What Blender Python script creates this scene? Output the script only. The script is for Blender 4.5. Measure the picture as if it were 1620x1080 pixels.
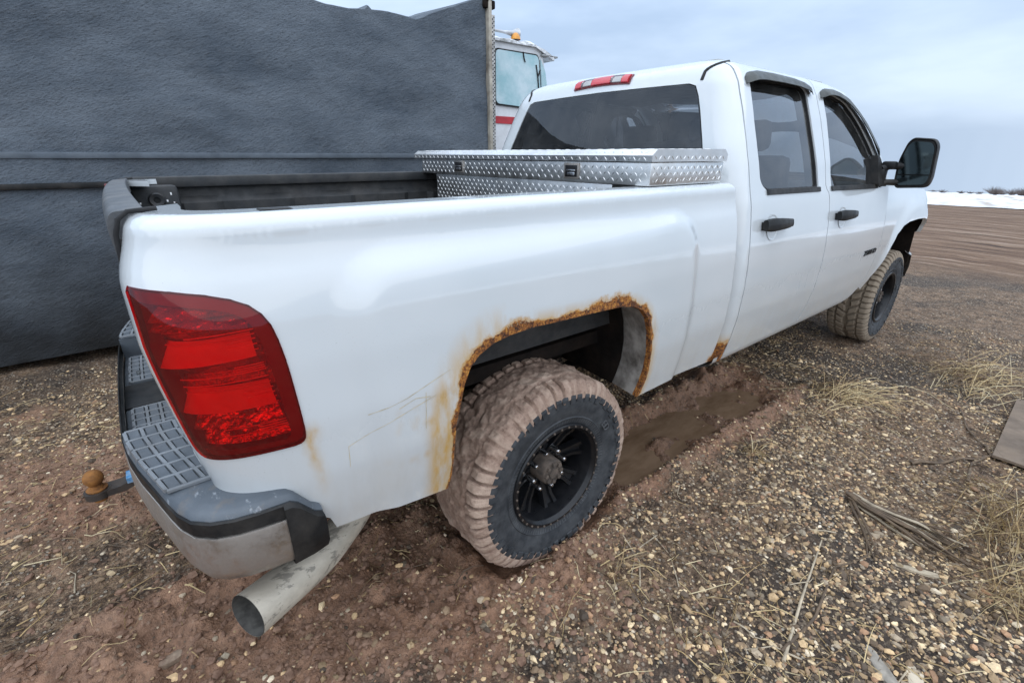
import bpy, bmesh, math, random
import numpy as np
from mathutils import Vector, Matrix
from mathutils.geometry import delaunay_2d_cdt

for o in list(bpy.data.objects): bpy.data.objects.remove(o)
SC = bpy.context.scene
COL = SC.collection
random.seed(7); RNG = np.random.default_rng(7)
rad = math.radians

# ---------------------------------------------------------------- camera (16.5 mm wide angle, held about eye height beside the rear corner)
CAM_POS = np.array([-1.0758, -2.0405, 1.5376]); YAW, PITCH, ROLL = .9004, .3789, .0033
def cam_axes():
    cy, sy, cp, sp = math.cos(YAW), math.sin(YAW), math.cos(PITCH), math.sin(PITCH)
    f = np.array([cy*cp, sy*cp, -sp]); r = np.array([sy, -cy, 0.]); u = np.cross(r, f)
    c, s = math.cos(ROLL), math.sin(ROLL)
    return c*r+s*u, -s*r+c*u, f
cr, cu, cf = cam_axes()
cam = bpy.data.cameras.new('camera'); cam.sensor_width = 36; cam.lens = 741.6/1620*36
cam.clip_start = .02; cam.clip_end = 5000
cam_o = bpy.data.objects.new('camera', cam); COL.objects.link(cam_o)
m = Matrix.Identity(4)
for i in range(3): m[i][0] = cr[i]; m[i][1] = cu[i]; m[i][2] = -cf[i]; m[i][3] = CAM_POS[i]
cam_o.matrix_world = m
SC.camera = cam_o
SC.render.resolution_x = 1024; SC.render.resolution_y = 682

# ---------------------------------------------------------------- overcast daylight
SUN_EL, SUN_AZ = rad(66), rad(-112)          # azimuth from +x towards +y: the bright part of the cloud is behind the camera, to the right
wd = bpy.data.worlds.new('World'); SC.world = wd; wd.use_nodes = True
nt = wd.node_tree; nt.nodes.clear()
def wn(t, **k):
    n = nt.nodes.new(t)
    for a, b in k.items(): setattr(n, a, b)
    return n
L = nt.links.new
tc = wn('ShaderNodeTexCoord'); sep = wn('ShaderNodeSeparateXYZ'); L(tc.outputs['Generated'], sep.inputs[0])
mx = wn('ShaderNodeMath', operation='MAXIMUM'); L(sep.outputs[2], mx.inputs[0]); mx.inputs[1].default_value = .03
cmb = wn('ShaderNodeCombineXYZ'); L(sep.outputs[0], cmb.inputs[0]); L(sep.outputs[1], cmb.inputs[1]); L(mx.outputs[0], cmb.inputs[2])
nrm = wn('ShaderNodeVectorMath', operation='NORMALIZE'); L(cmb.outputs[0], nrm.inputs[0])
sky = wn('ShaderNodeTexSky', sky_type='NISHITA', sun_disc=False); sky.sun_elevation = SUN_EL; sky.sun_rotation = math.pi/2-SUN_AZ
sky.air_density = 1.0; sky.dust_density = 3.0; L(nrm.outputs[0], sky.inputs[0])
skym = wn('ShaderNodeVectorMath', operation='SCALE'); skym.inputs[3].default_value = .10; L(sky.outputs[0], skym.inputs[0])
# cloud sheet: grey-white, brighter overhead (as overcast skies are), soft layered streaks near the horizon
mp = wn('ShaderNodeMapping'); mp.inputs['Scale'].default_value = (1, 1, 3.6); L(nrm.outputs[0], mp.inputs[0])
no = wn('ShaderNodeTexNoise'); no.inputs['Scale'].default_value = 2.3; no.inputs['Detail'].default_value = 5; no.inputs['Roughness'].default_value = .52; L(mp.outputs[0], no.inputs['Vector'])
rp = wn('ShaderNodeValToRGB'); rp.color_ramp.elements[0].position = .30; rp.color_ramp.elements[1].position = .70
rp.color_ramp.elements[0].color = (.36, .47, .635, 1); rp.color_ramp.elements[1].color = (.60, .72, .885, 1); L(no.outputs[0], rp.inputs[0])
zr = wn('ShaderNodeMapRange'); zr.inputs['From Min'].default_value = .03; zr.inputs['From Max'].default_value = .9; zr.inputs['To Min'].default_value = 1.06; zr.inputs['To Max'].default_value = 2.0; L(mx.outputs[0], zr.inputs[0])
cl = wn('ShaderNodeVectorMath', operation='SCALE'); L(rp.outputs[0], cl.inputs[0]); L(zr.outputs[0], cl.inputs[3])
mixw = wn('ShaderNodeMix', data_type='RGBA'); mixw.inputs[0].default_value = .86; L(skym.outputs[0], mixw.inputs[6]); L(cl.outputs[0], mixw.inputs[7])
bg = wn('ShaderNodeBackground'); bg.inputs[1].default_value = 1.0; L(mixw.outputs[2], bg.inputs[0])
wo = wn('ShaderNodeOutputWorld'); L(bg.outputs[0], wo.inputs[0])
sun = bpy.data.lights.new('sun', 'SUN'); sun.energy = 1.5; sun.angle = rad(130); sun.color = (1, .955, .895)
sun_o = bpy.data.objects.new('sun', sun); COL.objects.link(sun_o)
sun_o.rotation_euler = Vector((-math.cos(SUN_EL)*math.cos(SUN_AZ), -math.cos(SUN_EL)*math.sin(SUN_AZ), -math.sin(SUN_EL))).to_track_quat('-Z', 'Y').to_euler()
SC.view_settings.view_transform = 'Standard'; SC.view_settings.look = 'None'; SC.view_settings.gamma = 1; SC.view_settings.exposure = 0.33
SC.view_settings.use_curve_mapping = False
# ---------------------------------------------------------------- helpers
class Mat:
    """small wrapper for procedural node materials"""
    def __init__(s, name):
        s.m = bpy.data.materials.new(name); s.m.use_nodes = True; s.t = s.m.node_tree
        s.b = s.t.nodes['Principled BSDF']; s.out = s.t.nodes['Material Output']
        s.geo = s.n('ShaderNodeNewGeometry'); s.tc = s.n('ShaderNodeTexCoord')
    def n(s, t, **k):
        n = s.t.nodes.new(t)
        for a, b in k.items(): setattr(n, a, b)
        return n
    def put(s, inp, v):
        if isinstance(v, bpy.types.NodeSocket): s.t.links.new(v, inp)
        elif isinstance(v, (tuple, list)) and inp.type == 'RGBA' and len(v) == 3: inp.default_value = (*v, 1)
        else: inp.default_value = v
    def set(s, **k):
        nm = dict(color='Base Color', rough='Roughness', metal='Metallic', coat='Coat Weight', coat_rough='Coat Roughness', spec='Specular IOR Level', normal='Normal', emit='Emission Color', emit_s='Emission Strength', ior='IOR', alpha='Alpha', trans='Transmission Weight')
        for a, v in k.items(): s.put(s.b.inputs[nm[a]], v)
        return s
    def pos(s, scale=(1, 1, 1), loc=(0, 0, 0), obj=False):
        mp = s.n('ShaderNodeMapping'); s.put(mp.inputs[0], s.tc.outputs['Object'] if obj else s.geo.outputs['Position'])
        mp.inputs['Scale'].default_value = scale; mp.inputs['Location'].default_value = loc
        return mp.outputs[0]
    def noise(s, scale, detail=4, rough=.55, vec=None, dist=0., out=0):
        n = s.n('ShaderNodeTexNoise'); n.inputs['Scale'].default_value = scale; n.inputs['Detail'].default_value = detail
        n.inputs['Roughness'].default_value = rough; n.inputs['Distortion'].default_value = dist
        s.put(n.inputs['Vector'], vec if vec is not None else s.geo.outputs['Position']); return n.outputs[out]
    def vor(s, scale, vec=None, feature='F1', out='Distance', rnd=1.):
        n = s.n('ShaderNodeTexVoronoi', feature=feature); n.inputs['Scale'].default_value = scale; n.inputs['Randomness'].default_value = rnd
        s.put(n.inputs['Vector'], vec if vec is not None else s.geo.outputs['Position']); return n.outputs[out]
    def mr(s, v, a, b, c=0., d=1., smooth=False):
        n = s.n('ShaderNodeMapRange', interpolation_type='SMOOTHSTEP' if smooth else 'LINEAR'); s.put(n.inputs[0], v)
        for i, x in enumerate((a, b, c, d)): s.put(n.inputs[i+1], x)
        return n.outputs[0]
    def op(s, o, a, b=None, c=None, clamp=False):
        n = s.n('ShaderNodeMath', operation=o, use_clamp=clamp); s.put(n.inputs[0], a)
        if b is not None: s.put(n.inputs[1], b)
        if c is not None: s.put(n.inputs[2], c)
        return n.outputs[0]
    def mix(s, f, a, b, blend='MIX'):
        n = s.n('ShaderNodeMix', data_type='RGBA', blend_type=blend); s.put(n.inputs[0], f); s.put(n.inputs[6], a); s.put(n.inputs[7], b); return n.outputs[2]
    def ramp(s, v, *st):
        n = s.n('ShaderNodeValToRGB'); s.put(n.inputs[0], v); e = n.color_ramp.elements
        while len(e) < len(st): e.new(.5)
        for i, (p, c) in enumerate(st): e[i].position = p; e[i].color = (*c, 1) if len(c) == 3 else c
        return n.outputs[0]
    def attr(s, name, out=2):
        n = s.n('ShaderNodeAttribute', attribute_name=name); return n.outputs[out]
    def sepz(s):
        n = s.n('ShaderNodeSeparateXYZ'); s.put(n.inputs[0], s.geo.outputs['Position']); return n.outputs
    def bump(s, h, strength=.5, dist=.01, normal=None):
        n = s.n('ShaderNodeBump'); n.inputs['Strength'].default_value = strength; n.inputs['Distance'].default_value = dist
        s.put(n.inputs['Height'], h)
        if normal is not None: s.put(n.inputs['Normal'], normal)
        return n.outputs[0]

def mk(name, verts, faces, mat=None, parent=None, smooth=None, loc=None):
    """one mesh object; smooth = sharp-edge angle in degrees or None for flat"""
    me = bpy.data.meshes.new(name)
    verts = np.asarray(verts, np.float32).reshape(-1, 3)
    if isinstance(faces, np.ndarray):
        k = faces.shape[1]; nf = len(faces)
        me.vertices.add(len(verts)); me.vertices.foreach_set('co', verts.ravel())
        me.loops.add(nf*k); me.loops.foreach_set('vertex_index', faces.astype(np.int32).ravel())
        me.polygons.add(nf); me.polygons.foreach_set('loop_start', np.arange(0, nf*k, k, dtype=np.int32))
        me.update(calc_edges=True); me.validate()
    else:
        me.from_pydata([tuple(map(float, v)) for v in verts], [], [tuple(map(int, f)) for f in faces]); me.validate()
    if mat is not None: me.materials.append(mat)
    if smooth is None: me.shade_flat()
    else:
        me.shade_smooth()
        if smooth < 180: me.set_sharp_from_angle(angle=rad(smooth))
    o = bpy.data.objects.new(name, me); COL.objects.link(o)
    if parent is not None: o.parent = parent
    if loc is not None: o.location = loc
    return o
def tag(o, label=None, cat=None, group=None, kind=None):
    for k, v in (('label', label), ('category', cat), ('group', group), ('kind', kind)):
        if v: o[k] = v
    return o
def empty(name, loc=(0, 0, 0), rz=0):
    o = bpy.data.objects.new(name, None); COL.objects.link(o); o.location = loc; o.rotation_euler = (0, 0, rz); o.empty_display_size = .1; return o
def vattr(o, name, vals):
    a = o.data.attributes.new(name, 'FLOAT', 'POINT'); a.data.foreach_set('value', np.asarray(vals, np.float32).ravel())
def cattr(o, name, vals):
    a = o.data.attributes.new(name, 'FLOAT_COLOR', 'POINT'); v = np.ones((len(vals), 4), np.float32); v[:, :3] = vals; a.data.foreach_set('color', v.ravel())
def mirror_y(o, name=None, parent=None):
    """left-hand copy of a right-hand mesh"""
    me = o.data.copy(); n = len(me.vertices); co = np.empty(n*3, np.float32); me.vertices.foreach_get('co', co); co[1::3] *= -1; me.vertices.foreach_set('co', co)
    me.flip_normals(); me.update()
    c = bpy.data.objects.new(name or o.name, me); COL.objects.link(c); c.parent = parent if parent is not None else o.parent
    c.location = (o.location.x, -o.location.y, o.location.z); return c

class MB:
    """collects shapes into one mesh"""
    def __init__(s): s.v = []; s.f = []
    def add(s, v, f):
        b = len(s.v); s.v += [tuple(map(float, p)) for p in v]; s.f += [tuple(i+b for i in q) for q in f]; return s
    def box(s, lo, hi, bev=0., M=None):
        bm = bmesh.new(); bmesh.ops.create_cube(bm, size=1)
        lo = np.array(lo, float); hi = np.array(hi, float)
        for v in bm.verts: v.co = Vector(((lo+hi)/2+np.array(v.co)*(hi-lo)))
        if bev: bmesh.ops.bevel(bm, geom=list(bm.edges), offset=bev, segments=2, profile=.5, affect='EDGES')
        if M is not None: bm.transform(M)
        bm.verts.index_update(); s.add([v.co for v in bm.verts], [[v.index for v in f.verts] for f in bm.faces]); bm.free(); return s
    def tube(s, pts, r, n=10, cap=True, flat=1.):
        pts = [np.array(p, float) for p in pts]; k = len(pts); r = r if hasattr(r, '__len__') else [r]*k
        vs = []; up = None
        for i, p in enumerate(pts):
            d = pts[min(i+1, k-1)]-pts[max(i-1, 0)]; d = d/(np.linalg.norm(d)+1e-12)
            if up is None: up = np.array([0, 0, 1.]) if abs(d[2]) < .9 else np.array([1., 0, 0])
            a = np.cross(d, up); a /= np.linalg.norm(a); b = np.cross(a, d); up = b
            for j in range(n):
                t = 2*math.pi*j/n; vs.append(p+r[i]*(a*math.cos(t)+b*math.sin(t)*flat))
        fs = [[i*n+j, i*n+(j+1) % n, (i+1)*n+(j+1) % n, (i+1)*n+j] for i in range(k-1) for j in range(n)]
        if cap: fs += [list(range(n))[::-1], [(k-1)*n+j for j in range(n)]]
        return s.add(vs, [f[::-1] for f in fs])
    def lathe(s, prof, n=32, axis='y', c=(0, 0, 0), M=None):
        """prof: (radius, along axis) pairs"""
        vs = []
        for r, h in prof:
            for j in range(n):
                t = 2*math.pi*j/n; p = (r*math.cos(t), h, r*math.sin(t)) if axis == 'y' else ((h, r*math.cos(t), r*math.sin(t)) if axis == 'x' else (r*math.cos(t), r*math.sin(t), h))
                p = Vector(p)
                if M is not None: p = M @ p
                vs.append(np.array(p)+np.array(c))
        fs = [[i*n+j, i*n+(j+1) % n, (i+1)*n+(j+1) % n, (i+1)*n+j] for i in range(len(prof)-1) for j in range(n)]
        return s.add(vs, fs)
    def grid(s, P):
        P = np.asarray(P, float); a, b = P.shape[:2]
        return s.add(P.reshape(-1, 3), [[i*b+j, (i+1)*b+j, (i+1)*b+j+1, i*b+j+1] for i in range(a-1) for j in range(b-1)])
    def prism(s, poly, h0, h1, fn=None):
        """poly in 2D, extruded between h0 and h1; fn(u, v, h) -> xyz"""
        fn = fn or (lambda u, v, h: (u, v, h)); n = len(poly)
        vs = [fn(u, v, h0) for u, v in poly]+[fn(u, v, h1) for u, v in poly]
        fs = [list(range(n))[::-1], list(range(n, 2*n))]+[[i, (i+1) % n, n+(i+1) % n, n+i] for i in range(n)]
        return s.add(vs, fs)
    def build(s, name, mat=None, parent=None, smooth=30, loc=None, fix=False):
        o = mk(name, s.v, s.f, mat, parent, smooth, loc)
        if fix:
            bm = bmesh.new(); bm.from_mesh(o.data); bmesh.ops.recalc_face_normals(bm, faces=bm.faces); bm.to_mesh(o.data); bm.free()
        return o

def resample(loop, sp, closed=True):
    P = np.array(loop, float)
    if closed: P = np.vstack([P, P[:1]])
    out = []
    for a, b in zip(P[:-1], P[1:]):
        n = max(1, int(math.ceil(np.linalg.norm(b-a)/sp)))
        for k in range(n): out.append(a+(b-a)*k/n)
    if not closed: out.append(P[-1])
    return np.array(out)
def rounded(loop, it=2):
    P = np.array(loop, float)
    for _ in range(it):
        Q = np.roll(P, -1, 0); P = np.stack([.75*P+.25*Q, .25*P+.75*Q], 1).reshape(-1, 2)
    return P
def fillet(loop, rs):
    """round the corners of a polygon; rs: one radius or one per corner"""
    P = np.array(loop, float); n = len(P); out = []
    rs = rs if hasattr(rs, '__len__') else [rs]*n
    for i in range(n):
        a, b, c = P[i-1], P[i], P[(i+1) % n]; u = a-b; w = c-b; lu, lw = np.linalg.norm(u), np.linalg.norm(w)
        r = min(rs[i], .48*lu, .48*lw)
        if r < 1e-4: out.append(b); continue
        p0 = b+u/lu*r; p1 = b+w/lw*r
        for k in range(7):
            t = k/6; out.append((1-t)**2*p0+2*t*(1-t)*b+t*t*p1)
    return np.array(out)
def inpoly(pts, poly):
    x, y = pts[:, 0], pts[:, 1]; r = np.zeros(len(pts), bool); n = len(poly)
    for i in range(n):
        x0, y0 = poly[i-1]; x1, y1 = poly[i]
        if y0 == y1: continue
        c = ((y0 > y) != (y1 > y)) & (x < (x1-x0)*(y-y0)/(y1-y0)+x0); r ^= c
    return r
def segdist(pts, poly, closed=True):
    d = np.full(len(pts), 9.); n = len(poly)
    for i in range(0 if closed else 1, n):
        a, b = poly[i-1], poly[i]; ab = b-a; L2 = ab@ab+1e-12
        t = np.clip(((pts-a)@ab)/L2, 0, 1); d = np.minimum(d, np.hypot(*(pts-a-t[:, None]*ab).T))
    return d
def offmap(fm, d):
    def g(u, v):
        h = 1e-3; a = fm(u+h, v)-fm(u-h, v); b = fm(u, v+h)-fm(u, v-h); n = np.cross(a, b); n /= np.linalg.norm(n, axis=-1, keepdims=True)+1e-12
        return fm(u, v)+n*d
    return g
def panel(name, outer, holes, sp, fm, mat, parent, depth=.018, flip=False, extra=None, edge=True, smooth=35, attrs=None, edgesp=None):
    """a sheet-metal panel: outline with holes in (u, v), meshed, mapped on to the surface fm and given turned-in edges"""
    es = edgesp or sp*.7
    loops = [resample(outer, es)]+[resample(h, es) for h in holes]
    lo = loops[0].min(0); hi = loops[0].max(0)
    gu, gv = np.meshgrid(np.arange(lo[0], hi[0], sp), np.arange(lo[1], hi[1], sp)); G = np.stack([gu.ravel(), gv.ravel()], 1)
    G[:, 0] += (np.round((G[:, 1]-lo[1])/sp) % 2)*sp*.5
    if extra is not None: G = np.vstack([G, extra])
    k = inpoly(G, loops[0]) & (segdist(G, loops[0]) > es*.55)
    for h in loops[1:]: k &= ~inpoly(G, h) & (segdist(G, h) > es*.55)
    G = G[k]
    V = []; E = []
    for l in loops:
        b = len(V); V += list(l); E += [(b+i, b+(i+1) % len(l)) for i in range(len(l))]
    V += list(G)
    r = delaunay_2d_cdt([Vector(map(float, v)) for v in V], E, [], 0, 1e-6)
    P = np.array([(v.x, v.y) for v in r[0]]); F = np.array([f for f in r[2] if len(f) == 3])
    c = P[F].mean(1); k = inpoly(c, loops[0])
    for h in loops[1:]: k &= ~inpoly(c, h)
    F = F[k]
    if flip: F = F[:, ::-1]
    X = fm(P[:, 0], P[:, 1])
    fs = [tuple(f) for f in F]; PP = P
    if edge and depth:
        N = np.zeros_like(X); fn = np.cross(X[F[:, 1]]-X[F[:, 0]], X[F[:, 2]]-X[F[:, 0]])
        for j in range(3): np.add.at(N, F[:, j], fn)
        N /= np.linalg.norm(N, axis=1, keepdims=True)+1e-12
        cnt = {}
        for f in F:
            for a, b in ((f[0], f[1]), (f[1], f[2]), (f[2], f[0])): cnt[(a, b)] = 1
        bd = [(a, b) for a, b in cnt if (b, a) not in cnt]
        ids = sorted({i for e in bd for i in e}); mpx = {i: len(X)+j for j, i in enumerate(ids)}
        X = np.vstack([X, X[ids]-N[ids]*depth]); PP = np.vstack([P, P[ids]])
        fs += [(b, a, mpx[a], mpx[b]) for a, b in bd]
    o = mk(name, X, fs, mat, parent, smooth)
    if attrs:
        for n_, fnc in attrs.items(): vattr(o, n_, fnc(PP)) if len(o.data.vertices) == len(PP) else print('ATTR MISMATCH', name, len(o.data.vertices), len(PP))
    return o

# value noise in numpy, for real relief
_perm = RNG.random((256, 256))
def vnoise(x, y):
    xi = np.floor(x).astype(int); yi = np.floor(y).astype(int); fx = x-xi; fy = y-yi
    fx = fx*fx*fx*(fx*(fx*6-15)+10); fy = fy*fy*fy*(fy*(fy*6-15)+10)
    g = lambda a, b: _perm[a & 255, b & 255]
    return (g(xi, yi)*(1-fx)+g(xi+1, yi)*fx)*(1-fy)+(g(xi, yi+1)*(1-fx)+g(xi+1, yi+1)*fx)*fy-.5
def fbm(x, y, o=4, g=.5):
    s = 0.; a = 1.
    for i in range(o): s = s+a*vnoise(x*2**i+17.3*i, y*2**i-9.1*i); a *= g
    return s
# ---------------------------------------------------------------- materials
def m_paint():
    m = Mat('white_paint'); z = m.sepz()
    base = m.mix(m.mr(m.noise(1.7, 3), .35, .65), (.575, .612, .625), (.62, .65, .66))
    # road film: settles low down, patchy and streaked
    streak = m.noise(9, 6, .65, m.pos((1, 1, .16)))
    low = m.mr(z[2], 1.02, .52, 0, 1, True)
    film = m.op('MULTIPLY', low, m.mr(m.op('ADD', streak, m.op('MULTIPLY', m.noise(3.1, 3), .5)), .52, 1.05), clamp=True)
    c = m.mix(m.op('MULTIPLY', film, .62), base, (.40, .345, .27))
    speck = m.mr(m.noise(260, 2), .67, .74); sm = m.mr(m.noise(5, 3), .48, .7)
    c = m.mix(m.op('MULTIPLY', m.op('MULTIPLY', speck, sm), m.mr(z[2], 1.5, .5, .12, .8)), c, (.20, .15, .11))
    # rust: attributes carry where the metal is open, noise makes the ragged edge
    ra = m.op('SUBTRACT', m.attr('rust'), 1.); n1 = m.noise(46, 6, .62); n2 = m.noise(150, 4, .6)
    rv = m.op('ADD', ra, m.op('MULTIPLY', m.op('SUBTRACT', n1, .5), 1.5)); has = m.mr(ra, -.95, -.6)
    st = m.attr('stain'); sv = m.op('MULTIPLY', st, m.mr(m.noise(14, 5, .6, m.pos((1.6, 1, .45))), .28, .60), clamp=True)
    c = m.mix(m.op('MULTIPLY', sv, .95), c, (.54, .32, .075))
    rust_c = m.ramp(m.op('ADD', m.op('MULTIPLY', n1, .55), m.op('MULTIPLY', n2, .45)), (.36, (.022, .010, .007)), (.45, (.095, .034, .012)), (.53, (.28, .10, .02)), (.64, (.54, .26, .05)))
    halo = m.op('MULTIPLY', m.mr(rv, -.45, .05, 0, 1, True), has); core = m.op('MULTIPLY', m.mr(rv, .02, .14, 0, 1, True), has)
    c = m.mix(m.op('MULTIPLY', halo, .7), c, (.50, .26, .045)); c = m.mix(core, c, rust_c)
    rough = m.op('MAXIMUM', m.mr(film, 0, 1, .26, .55), m.op('MULTIPLY', core, .9))
    coat = m.op('SUBTRACT', .9, m.op('MAXIMUM', core, m.op('MULTIPLY', film, .6)), clamp=True)
    h = m.op('ADD', m.op('MULTIPLY', core, m.op('ADD', .5, m.op('MULTIPLY', n2, 1.6))), m.op('MULTIPLY', m.noise(1.2, 2), .35))
    m.set(color=c, rough=rough, coat=coat, coat_rough=m.mr(m.noise(8, 3), .3, .7, .02, .07), normal=m.bump(h, .55, .004)); m.b.inputs['Coat IOR'].default_value = 1.75; return m.m
PAINT = m_paint()
def m_simple(name, col, rough=.5, metal=0., var=.25, sc=12, bump=0., bsc=60, dirt=None, dirt_amt=.5, coat=0., spec=.5):
    m = Mat(name); n = m.noise(sc, 4)
    c = m.mix(m.mr(n, .3, .7), tuple(x*(1-var) for x in col), tuple(min(1, x*(1+var)) for x in col))
    r = m.mr(m.noise(sc*2.3, 3), .3, .7, max(0, rough-.08), min(1, rough+.1))
    if dirt: c = m.mix(m.op('MULTIPLY', m.mr(m.noise(sc*.7, 6, .65), .42, .68), dirt_amt), c, dirt); 
    m.set(color=c, rough=r, metal=metal, coat=coat, spec=spec)
    if bump: m.set(normal=m.bump(m.noise(bsc, 4), bump, .003))
    return m.m
PLASTIC = m_simple('grey_step_plastic', (.082, .097, .113), .46, bump=.25, bsc=220, dirt=(.20, .20, .20), dirt_amt=.3)
CAPGREY = m_simple('faded_cap_plastic', (.085, .092, .10), .5, bump=.25, bsc=160, dirt=(.22, .21, .20), dirt_amt=.5)
BLACKPL = m_simple('black_plastic', (.009, .0095, .010), .50, spec=.3, bump=.15, bsc=200, dirt=(.09, .08, .07), dirt_amt=.35)
VISOR = m_simple('smoked_visor', (.045, .050, .048), .42, spec=.3, dirt=(.13, .135, .125), dirt_amt=.5)
def m_pad():
    m = Mat('scuffed_pad_plastic'); n = m.noise(9, 5, .6); s_ = m.noise(30, 6, .7, m.pos((1.2, .5, 1)))
    c = m.mix(m.mr(n, .3, .7), (.070, .083, .097), (.105, .122, .140)); c = m.mix(m.op('MULTIPLY', m.mr(s_, .60, .68), .75), c, (.33, .35, .37)); c = m.mix(m.op('MULTIPLY', m.mr(m.noise(16, 5, .65), .55, .7), .5), c, (.17, .145, .12))
    m.set(color=c, rough=m.mr(s_, .4, .7, .36, .6), normal=m.bump(m.noise(220, 3), .25, .002)); return m.m
PADM = m_pad()
RUBBER = m_simple('black_rubber', (.012, .012, .013), .75)
LINER = m_simple('bed_liner', (.022, .024, .026), .62, bump=.3, bsc=90, dirt=(.10, .09, .08), dirt_amt=.35)
UNDER = m_simple('underbody', (.014, .012, .011), .9, bump=.4, bsc=40, dirt=(.035, .024, .018), dirt_amt=.6, spec=.08)
TRIM = m_simple('cabin_trim', (.055, .056, .06), .7)
SEATC = m_simple('seat_cloth', (.075, .076, .08), .85, bump=.2)
LUGM = m_simple('lug_steel', (.62, .62, .63), .22, 1., dirt=(.12, .08, .06), dirt_amt=.5, sc=40)
HUBM = m_simple('muddy_hub', (.115, .088, .068), .8, bump=.6, bsc=70, dirt=(.035, .03, .027), dirt_amt=.8, sc=40)
BALLRUST = m_simple('rusty_steel', (.30, .125, .028), .8, bump=.5, bsc=140, dirt=(.10, .04, .018), dirt_amt=.8, sc=40)
DRAWBAR = m_simple('drawbar_steel', (.045, .047, .05), .5, .4, dirt=(.13, .09, .06), dirt_amt=.6)
BLUEWRAP = m_simple('blue_steel', (.06, .26, .52), .35, dirt=(.55, .62, .66), dirt_amt=.7, sc=30)
GLOSSBLK = m_simple('gloss_black_rim', (.006, .0065, .008), .34, coat=.15, spec=.3, dirt=(.03, .028, .027), dirt_amt=.35)
def m_chrome():
    m = Mat('dirty_chrome'); z = m.sepz()
    d = m.mr(m.op('ADD', m.noise(7, 6, .65), m.op('MULTIPLY', m.noise(60, 4), .35)), .56, .95)
    m.set(color=m.mix(d, (.52, .49, .455), (.23, .19, .155)), metal=m.mr(d, 0, 1, .95, .35), rough=m.mr(d, 0, 1, .28, .62), normal=m.bump(m.noise(90, 4), .18, .002)); return m.m
CHROME = m_chrome()
def m_alu(name='diamond_aluminium'):
    m = Mat(name); n = m.noise(5, 5, .6)
    m.set(color=m.mix(m.mr(n, .35, .7), (.80, .80, .79), (.60, .59, .57)), metal=1., rough=m.mr(m.noise(22, 4), .3, .7, .27, .44), normal=m.bump(m.noise(320, 2), .06, .002)); return m.m
ALU = m_alu()
def facet(name, col, rough, metal, sc):
    m = Mat(name); v = m.vor(sc, m.pos((1, 1, 2.2)), out='Color'); s_ = m.n('ShaderNodeSeparateColor'); m.put(s_.inputs[0], v)
    m.set(color=m.mix(s_.outputs[0], tuple(k*.45 for k in col), col), rough=rough, metal=metal, normal=m.bump(m.op('ADD', s_.outputs[1], m.noise(30, 3)), .9, .02)); return m.m
def m_pipe():
    m = Mat('exhaust_steel'); n = m.noise(11, 7, .68, m.pos((.6, 1.4, 1.4))); soot = m.mr(m.noise(24, 6, .7, m.pos((.5, 1.6, 1.6))), .545, .60)
    c = m.mix(m.mr(n, .35, .65), (.58, .52, .42), (.40, .355, .285)); c = m.mix(m.op('MULTIPLY', soot, .6), c, (.10, .09, .078))
    m.set(color=c, metal=.15, rough=.6, normal=m.bump(n, .2, .003)); return m.m
PIPE = m_pipe()
def m_glass(name, tint, refl=1., diff=0., dcol=(.42, .41, .39), flatd=False):
    m = Mat(name); t = m.t; t.nodes.remove(m.b)
    tr = m.n('ShaderNodeBsdfTransparent'); tr.inputs[0].default_value = (*tint, 1)
    gl = m.n('ShaderNodeBsdfGlossy'); gl.inputs['Roughness'].default_value = .015; gl.inputs[0].default_value = (.95, .97, 1, 1)
    fr = m.n('ShaderNodeFresnel'); fr.inputs[0].default_value = 1.52
    mx_ = m.n('ShaderNodeMixShader'); m.put(mx_.inputs[0], m.op('MULTIPLY', fr.outputs[0], refl, clamp=True)); t.links.new(tr.outputs[0], mx_.inputs[1]); t.links.new(gl.outputs[0], mx_.inputs[2])
    df = m.n('ShaderNodeBsdfDiffuse'); df.inputs[0].default_value = (*dcol, 1)
    m2 = m.n('ShaderNodeMixShader'); m.put(m2.inputs[0], diff if flatd else m.op('MULTIPLY', m.mr(m.noise(5, 5, .65), .35, .75), diff)); t.links.new(mx_.outputs[0], m2.inputs[1]); t.links.new(df.outputs[0], m2.inputs[2])
    t.links.new(m2.outputs[0], m.out.inputs[0]); return m.m
GLASS_REAR = m_glass('tinted_rear_glass', (.40, .41, .43), 1.4, .10)
GLASS_SIDE = m_glass('side_glass', (.36, .375, .40), 1.3, .12)
GLASS_FRONT = m_glass('windscreen_glass', (.80, .84, .84), 1.0, .05)
MIRROR = Mat('mirror_glass').set(color=(.055, .07, .073), metal=1., rough=.05).m
LENS_RED = m_glass('red_lens', (1., .055, .042), 1.0, .06, (.85, .018, .022), True)
LENS_RED2 = m_glass('red_lens_small', (.85, .05, .05), 1.2, 0.)
LENS_CLEAR = m_glass('clear_lens', (.86, .86, .84), 1.2, .25)
BEZEL = Mat('dark_red_bezel').set(color=(.15, .003, .007), rough=.25, coat=.6).m
REFL_BRIGHT = m_simple('reflector_bright', (.95, .93, .91), .35, 0., var=.1)
REFL_METAL = facet('reflector_metal', (.95, .93, .90), .18, .6, 34)
REFL_DARK = facet('reflector_dark', (.55, .48, .46), .3, .4, 22)
def m_mudtyre():
    m = Mat('mud_caked_tread'); h = m.attr('lug'); n = m.noise(26, 6, .65); n2 = m.noise(90, 5, .6)
    c = m.mix(m.mr(n, .3, .7), (.26, .168, .122), (.43, .305, .232)); c = m.mix(m.op('MULTIPLY', m.mr(n2, .50, .72), .55), c, (.105, .062, .043))
    c = m.mix(m.mr(h, .25, .05, 0, .55), c, (.085, .050, .034)); c = m.mix(m.mr(h, .5, 1., 0, .8), c, m.mix(m.mr(n, .3, .7), (.42, .300, .225), (.56, .42, .325)))
    m.set(color=c, rough=.85, normal=m.bump(m.op('ADD', n, m.op('MULTIPLY', n2, .6)), .75, .009)); return m.m
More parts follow.
